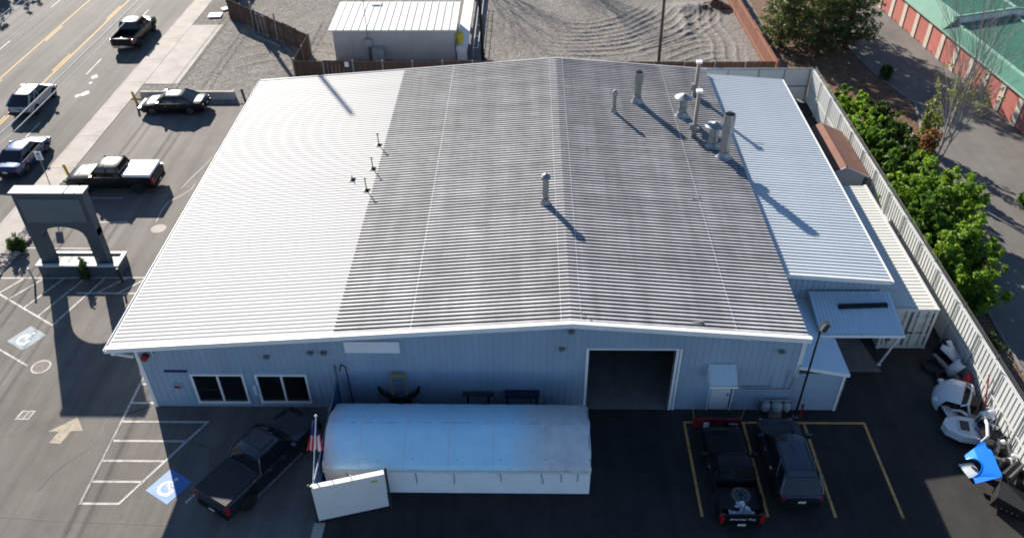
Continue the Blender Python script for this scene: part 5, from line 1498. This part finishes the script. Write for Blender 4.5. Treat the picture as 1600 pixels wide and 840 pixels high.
shrub('orange-brown shrub at the foot of the bare pale tree', 26.1, 47.9, 3.6, .7, M['leaf_rust'], 132, dens=.7)
shrub('yellow-green thin shrub behind the bare pale tree', 27.3, 50.6, 4.4, .8, M['leaf_pale'], 133, dens=.35)
shrub('green bush on the far side of the driveway at the frame edge', 31.1, 43.2, 2.0, .7, M['leaf_mid'], 134, group='bushes by the driveway')
shrub('low dark bush beside the drive under the pines', 28.4, 61.6, 1.0, .6, M['leaf_dark'], 135, group='bushes by the driveway')
shrub('small dark shrub in the stone bed beside the entrance sign', -30.0, 38.6, 1.1, .45, M['leaf_dark'], 136, group='bushes by the driveway', leaf=.08)
shrub('spiky low plant in front of the entrance sign planter', -24.9, 36.1, 1.5, .25, M['leaf_dark'], 137, group='bushes by the driveway', leaf=.08, dens=.5)
for i, (x, y, h) in enumerate(((23.2,30.8,.6),(22.6,28.2,.5),(23.0,25.6,.55))):
    shrub('low straggly weed patch at the fence foot, %s from the shrubs' % ORD[i], x, y, h, .9, M['leaf_dark'], 140+i, 'weeds', 'weed_patch', 'weeds along the fence foot', .35, .1)

def pine(label, x, y, h, w, seed, group='pines beside the driveway'):
    g = np.random.default_rng(seed)
    t = thing('pine_tree', label, 'pine tree', (x,y,0), group=group)
    tr = MB().path([(0,0,0),(.05,.02,h*.4),(0,.05,h*.75),(.03,0,h)],[.24,.18,.1,.02],8)
    P = []; V_ = []
    z = h*.08
    while z < h*.98:
        f = z/h
        R_ = w*(1-f)**.62*(.75+.25*min(1,f*6))
        nb = 6 if f < .7 else 4
        a0 = g.uniform(0,6.28)
        for k in range(nb):
            a = a0+k*2*math.pi/nb+g.uniform(-.3,.3); L = R_*g.uniform(.72,1.12); rise = g.uniform(.0,.35)
            tip = np.array([L*math.cos(a), L*math.sin(a), z+L*rise])
            tr.tube((0,0,z), tuple(tip*.95+np.array([0,0,.02*z])), .045*(1-f)+.012, .01, 4, False)
            m = max(3, int(L/.3))
            for j in range(m):
                q = (j+1)/m
                if q < .18: continue
                c = np.array([0,0,z])*(1-q)+tip*q+g.normal(size=3)*np.array([.16,.16,.1])
                p, v = clump_points(g, c, (.36,.36,.26), 20, .15); P.append(p); V_.append(v)
        z += .42+.1*g.random()
    P = np.concatenate(P); Vv = np.concatenate(V_)
    Vv = Vv + g.normal(size=Vv.shape)*.5; Vv[:,2] += .4
    link('crown', leaf_mesh('crown', P, .15, M['needles'], .35, .2, seed, Vv), t)
    tr.build('trunk', M['bark_dark'], t)
pine('dark pine nearest the red-brown fence', 21.6, 68.0, 7.0, 2.5, 201)
pine('middle pine of the clump, closest to the bark bed', 24.4, 66.8, 7.2, 2.7, 202)
pine('dark pine at the driveway edge of the clump', 27.0, 67.6, 9.6, 2.7, 203)
pine('pine standing behind the others at the top edge', 23.4, 71.6, 8.2, 2.6, 204)
pine('pine farthest back near the driveway', 27.0, 72.2, 8.0, 2.4, 205)

def bare_tree(label, x, y, h, seed, mat, group=None, spread=.34, leaves=None):
    g = random.Random(seed)
    t = thing('bare_tree', label, 'tree', (x,y,0), group=group)
    mb = MB(); tips = []
    def grow(p, d, L, r, lev):
        q = p; segs = 3
        for s in range(segs):
            d = (d + Vector((g.gauss(0,.09),g.gauss(0,.09),.05))).normalized()
            n_ = q + d*(L/segs)
            r1 = r*(1-.22*(s+1)/segs*1.6)
            mb.tube(q, n_, r*(1-.22*s/segs*1.6), r1, 6 if lev < 2 else 4, False)
            q = n_
            if lev < 4 and s < segs:
                for _ in range(3 if lev == 1 else 2 if lev < 3 else 1):
                    ax = Vector((g.gauss(0,1),g.gauss(0,1),.2)).normalized()
                    dd = (d + ax*(spread*2.2 if lev else spread*1.2)).normalized()
                    grow(q, dd, L*g.uniform(.45,.68), r1*.55, lev+1)
        tips.append(q)
    for k in range(4):
        a = k*1.57+g.random(); grow(Vector((.12*math.cos(a),.12*math.sin(a),0)), Vector((.1*math.cos(a),.1*math.sin(a),1)).normalized(), h*g.uniform(.7,.92), .06, 1)
    mb.build('trunk', mat, t)
    if leaves:
        gg = np.random.default_rng(seed); P = []
        for q in tips:
            if g.random() < .55 and q.z < h*.72:
                p, v = clump_points(gg, tuple(q), (.26,.26,.26), 10, .2); P.append(p)
        if P: link('crown', leaf_mesh('crown', np.concatenate(P), .09, M[leaves], .6, .3, seed), t)
bare_tree('leafless pale multi-stemmed tree between driveway and green shrubs', 26.4, 46.9, 9.6, 11, M['bark_pale'], spread=.2, leaves='leaf_pale')
# trees that stand beyond the top edge and only throw their shade into the picture; leafless pair added for it
bare_tree('leafless tree added unseen beyond the gravel yard for its shade', -9.0, 91.5, 9.0, 12, M['bark_dark'], 'added trees beyond the yard')
bare_tree('leafless tree added unseen beyond the gravel yard for its shade, farther right', 0.5, 92.0, 8.0, 13, M['bark_dark'], 'added trees beyond the yard')
shrub('broad street tree on the far side of the road', -56.0, 88.0, 7.5, 3.2, M['leaf_dark'], 150, 'tree', 'street_tree', 'trees across the road', .6, .22)
shrub('second street tree on the far side of the road', -60.0, 95.0, 8.5, 3.4, M['leaf_dark'], 151, 'tree', 'street_tree', 'trees across the road', .6, .22)
# leaf litter and bark scraps scattered over the bed
P = np.stack([rng.uniform(21.6,28.6,5000), rng.uniform(50,66,5000), rng.uniform(.03,.06,5000)],1)
ex = np.interp(P[:,1], [e[1] for e in strip_edge[::-1]], [e[0] for e in strip_edge[::-1]])
P = P[P[:,0] < ex-.1]
o = link('leaf_litter', leaf_mesh('leaf_litter', P, .07, M['leaf_rust'], .6, 3.0, 9)); tag(o, kind='stuff')

# ================================================================== HEAP OF CAR PARTS by the white fence
def bumper(label, loc, rz_, W_, D, H_, mat, tilt=(0,0), grille=True, name='bumper_cover'):
    t = thing(name, label, 'car part', loc, rz_, 'car parts heaped along the fence')
    t.rotation_euler = (tilt[0], tilt[1], rz_)
    rows = []
    for i in range(15):
        u = i/14*2-1
        x = -D*abs(u)**2.6; y = u*W_/2*(1-.04*abs(u)**6)
        rows.append([(x-.02,y,0),(x+.06,y,H_*.12),(x+.1,y,H_*.4),(x+.08,y,H_*.7),(x-.02,y,H_*.95),(x-.16,y*.97,H_)])
    mb = MB().rows(rows); mb.rows([[(p[0]-.03,p[1]*.97,p[2]) for p in r][::-1] for r in rows])
    mb.build('shell', M[mat], t, 45)
    if grille: MB().box(.07,.115,-W_*.28,W_*.28,H_*.18,H_*.42).build('grille', M['black'], t)
    return t
def panel_car(label, loc, rot, prof, th, mat, name='fender', hole=None):
    t = thing(name, label, 'car part', loc, 0, 'car parts heaped along the fence')
    t.rotation_euler = rot
    mb = MB(); n = len(prof)
    # curved sheet: outline in local xy, bulging in z
    cx = sum(p[0] for p in prof)/n; cy = sum(p[1] for p in prof)/n
    rings = []
    for k, zf in ((1.0,0),(.86,.09),(.6,.16),(.3,.19)):
        rings.append([(cx+(p[0]-cx)*k, cy+(p[1]-cy)*k, zf*th) for p in prof])
    mb.rows(rings, close=True); mb.add(rings[-1], [tuple(range(n))])
    mb.add([(p[0],p[1],p[2]-.02) for p in rings[0]], [tuple(range(n-1,-1,-1))])
    mb.build('sheet', M[mat], t, 40)
    return t
# stacked tyres, plank, black trim pieces
for k in range(3):
    o = bpy.data.objects.new('tyre', wheel_meshes(.36,.24,'rim_dark')[0]); COL.objects.link(o)
    o.location = (20.75+.05*k, 30.35-.04*k, .15+.23*k); o.rotation_euler = (R(90),0,k*1.1)
    tag(o, 'worn tyre in the stack beside the container, %s' % ('bottom one','middle one','top one')[k], 'tyre', 'stacked tyres')
tag(MB().beam((20.2,30.0,.25),(20.7,28.2,.3),.2,.12).build('plank', M['wood_grey']), 'grey plank lying between the tyres and car parts', 'plank')
for k, (x, y, r) in enumerate(((19.95,29.3,.55),(20.2,28.4,.5))):
    o = MB().lathe([(r*.7,-.08),(r*.95,-.1),(r,0),(r*.95,.1),(r*.7,.08)], n=22, closed=True).build('tyre', M['rubber']); o.location = (x,y,.14+.0*k); o.rotation_euler = (.08,.06*k,0)
    tag(o, 'large worn tyre lying flat on the asphalt, %s the plank end' % ('farther from' if k else 'beside'), 'tyre')
panel_car('white forked fender piece leaning on the fence by the tyres', (20.75,29.55,.75), (R(35),R(-25),R(30)), [(-.2,-.55),(.18,-.6),(.25,-.1),(.42,.5),(.2,.62),(.08,.35),(-.05,.6),(-.28,.5)], .5, 'bumper_white')
bumper('white bumper shell standing on end against the fence', (20.55,28.55,.1), R(200), 1.7, .55, .5, 'bumper_white', (R(70),R(20)), False)
panel_car('dark red body panel wedged between the white bumper shells', (20.75,27.7,.55), (R(20),R(-40),R(60)), [(-.5,-.18),(.45,-.22),(.6,.0),(.4,.22),(-.4,.25)], .6, 'red_part')
# white front clip
t = thing('front_clip', 'white car front clip with open engine bay facing the fence', 'car part', (20.05,26.65,0), R(150), 'car parts heaped along the fence')
rows = []
for i in range(13):
    u = i/12*2-1
    rows.append([(1.15-.35*abs(u)**2.5, u*.9, .25),(1.2-.38*abs(u)**2.4, u*.92, .55),(1.05-.35*abs(u)**2.4,u*.88,.8),(.6,u*.82,.95+.06*(1-u*u)),(.0,u*.82,1.02+.07*(1-u*u))])
mb = MB().rows(rows); mb.build('hood', M['bumper_white'], t, 45)
MB().path([(0,-.82,.95),(-.25,-.7,1.05),(-.3,0,1.15),(-.25,.7,1.05),(0,.82,.95)],.04,6).path([(-.6,-.75,.3),(-.3,-.7,1.0),(-.3,.7,1.0),(-.6,.75,.3)],.05,6).build('frame', M['bumper_white'], t)
MB().box(-.8,.3,-.6,.6,.1,.6).obox((-.3,.1,.7),(.6,.7,.3),.3).build('engine_bay', M['black'], t)
for s in (-1,1):
    MB().obox((.95,s*.62,.68),(.22,.35,.14),-s*.5).build('headlight', M['lamp_clear'], t)
    MB().path([(.4,s*.88,.3),(.2,s*.9,.65),(-.1,s*.9,.75),(-.4,s*.88,.6),(-.5,s*.86,.25)],.05,6).build('fender_arch', M['bumper_white'], t)
panel_car('pale crumpled quarter panel beneath the white front clip', (19.45,26.1,.35), (R(10),R(15),R(30)), [(-.55,-.4),(.3,-.5),(.6,-.1),(.5,.3),(-.2,.45)], .6, 'bumper_white')
# white nose with black grille
t = thing('bumper_cover', 'white hexagonal-nosed bumper with black grille beside the blue fender', 'car part', (19.75,24.95,0), R(165), 'car parts heaped along the fence')
MB().ext([(.95,-.35),(1.1,0),(.95,.35),(.35,.62),(-.35,.6),(-.35,-.6),(.35,-.62)],.25,.62).build('shell', M['bumper_white'], t)
MB().obox((.22,0,.64),(.5,.72,.06),0,.06).build('frame', M['bumper_white'], t)
MB().obox((.22,0,.68),(.36,.56,.04),0,.06).build('grille', M['galv_dark'], t)
MB().box(-1.0,-.36,-.58,.58,.15,.8).build('inner_structure', M['black'], t)
MB().path([(-.4,-.66,.5),(-.55,-.66,.92),(-.6,0,1.0),(-.55,.66,.92),(-.4,.66,.5)],.07,8).build('surround', M['bumper_white'], t)
# blue fender: a bent sheet with a round wheel opening
t = thing('fender', 'bright blue car fender with round wheel opening propped on the heap', 'car part', (19.4,22.12,.05), R(-4), 'car parts heaped along the fence')
t.scale = (.9, 1.12, 1)
fo = [(-.5,0),(.5,0),(.5,1.9),(.25,2.0),(-.1,1.75),(-.5,1.55),(-.5,1.32)] + [(-.5+.46*math.cos(a), .84+.5*math.sin(a)) for a in np.linspace(R(88),R(-88),13)] + [(-.5,.34)]
mb = MB()
def bend(p): return (p[0], p[1]*.83, .25 + .62*math.sin((p[0]+.5)*1.15) + .22*p[1]*.2)
vs = [bend(p) for p in fo]; n_ = len(vs)
from mathutils.geometry import tessellate_polygon
tri = tessellate_polygon([[Vector((p[0],p[1],0)) for p in fo]])
mb.add(vs, [tuple(x) for x in tri]); mb.add([(p[0],p[1],p[2]-.03) for p in vs], [tuple(x)[::-1] for x in tri])
mb.rows([vs+[vs[0]], [(p[0],p[1],p[2]-.03) for p in vs+[vs[0]]]])
mb.build('sheet', M['blue_car'], t)
MB().path([bend((-.5+.45*math.cos(a), .84+.49*math.sin(a))) for a in np.linspace(R(88),R(-88),13)], .035, 6).build('wheel_lip', M['blue_car'], t)
panel_car('grey inner panel showing through the blue fender opening', (19.1,23.0,.12), (0,0,.3), [(-.3,-.35),(.35,-.4),(.4,.3),(-.25,.4)], .2, 'bumper_white')
# black boxes, radiators, scrap jumble
t = thing('radiator', 'large black radiator panel leaning on the scrap heap', 'car part', (20.35,22.2,0), R(38), 'car parts heaped along the fence')
MB().obox((0,0,.75),(1.1,.14,.85),0,0,R(-35)).build('core', M['black'], t)
MB().obox((0,-.05,1.12),(1.15,.1,.1),0,0,R(-35)).obox((0,.2,.35),(1.15,.1,.1),0,0,R(-35)).build('tank', M['galv_dark'], t)
t = thing('plastic_bin', 'black plastic bin tipped at the front of the scrap heap', 'bin', (19.95,21.2,0), R(-32))
MB().obox((0,0,.35),(1.25,.9,.6),0,R(12)).build('body', M['black'], t)
MB().obox((0.05,0,.68),(1.32,.98,.06),0,R(12)).build('lid', M['tonneau'], t)
for k in range(5): MB().tube((-.45+.2*k,-.48,.25),(-.45+.2*k,-.5,.32),.03,n=6).build('fitting', M['galv'], t)
g = random.Random(5)
ORD24 = ORD[:16] + ['seventeenth','eighteenth','nineteenth','twentieth','twenty-first','twenty-second','twenty-third','twenty-fourth']
cols = ['scrap_grey','bumper_white','black','galv','rubber','trim','scrap_grey']
for k in range(24):
    x, y = 20.1+.75*((k*7)%5)/4+g.uniform(-.06,.06), 25.8-3.6*k/23
    kind = g.choice(['rod','arm','plate','canister'])
    c = g.choice(cols); z = g.uniform(.1,.7)
    t = thing({'rod':'metal_rod','arm':'suspension_arm','plate':'bent_bracket','canister':'metal_canister'}[kind], '', 'car part', (x,y,z), g.uniform(0,6.28), 'scrap jumble by the fence')
    t['label'] = 'small %s %s in the scrap heap, %s from its far end' % ({'scrap_grey':'grey','bumper_white':'white','black':'black','galv':'bare metal','rubber':'black','trim':'white'}[c], {'rod':'rod','arm':'suspension arm','plate':'bent bracket','canister':'canister'}[kind], ORD24[k])
    t.rotation_euler = (g.uniform(-.5,.5), g.uniform(-.5,.5), g.uniform(0,6.28))
    sc_ = g.uniform(1.0,1.7); t.scale = (sc_, sc_, sc_)
    if kind == 'rod': MB().path([(-.5,0,0),(.1,.05,.03),(.5,-.05,.1)],.035,6).build('rod', M[c], t)
    elif kind == 'arm': MB().path([(-.35,0,0),(0,.18,.05),(.35,0,0)],[.07,.05,.08],6).lathe([(.1,-.05),(.1,.05)],(-.35,0,0),10).build('arm', M[c], t)
    elif kind == 'plate': MB().obox((0,0,0),(.55,.3,.03)).obox((.26,0,.12),(.03,.3,.25)).build('plate', M[c], t)
    else: MB().lathe([(.1,0),(.14,.04),(.14,.32),(.08,.38)],n=12).build('can', M[c], t)
tag(MB().tube((20.3,24.3,.75),(21.0,25.2,1.35),.04,n=8).build('steel_pipe', M['galv_dark']), 'long dark pipe leaning from the scrap heap to the fence', 'pipe')
tag(MB().beam((20.9,25.9,.2),(20.98,26.9,2.0),.05,.05).build('red_bar', M['red_part']), 'red bar leaning upright against the white fence', 'bar')
bumper('white bumper cover lying at the near end of the scrap heap', (20.55,20.3,.05), R(190), 1.6, .45, .5, 'bumper_white')
panel_car('white wing panel near the fence in the scrap heap', (20.75,25.55,.6), (R(30),R(-30),.4), [(-.5,-.2),(.4,-.3),(.55,.1),(.0,.35),(-.5,.2)], .6, 'bumper_white')

for o in WORLD_ROOTS:
    if '_w' in o: del o['_w']
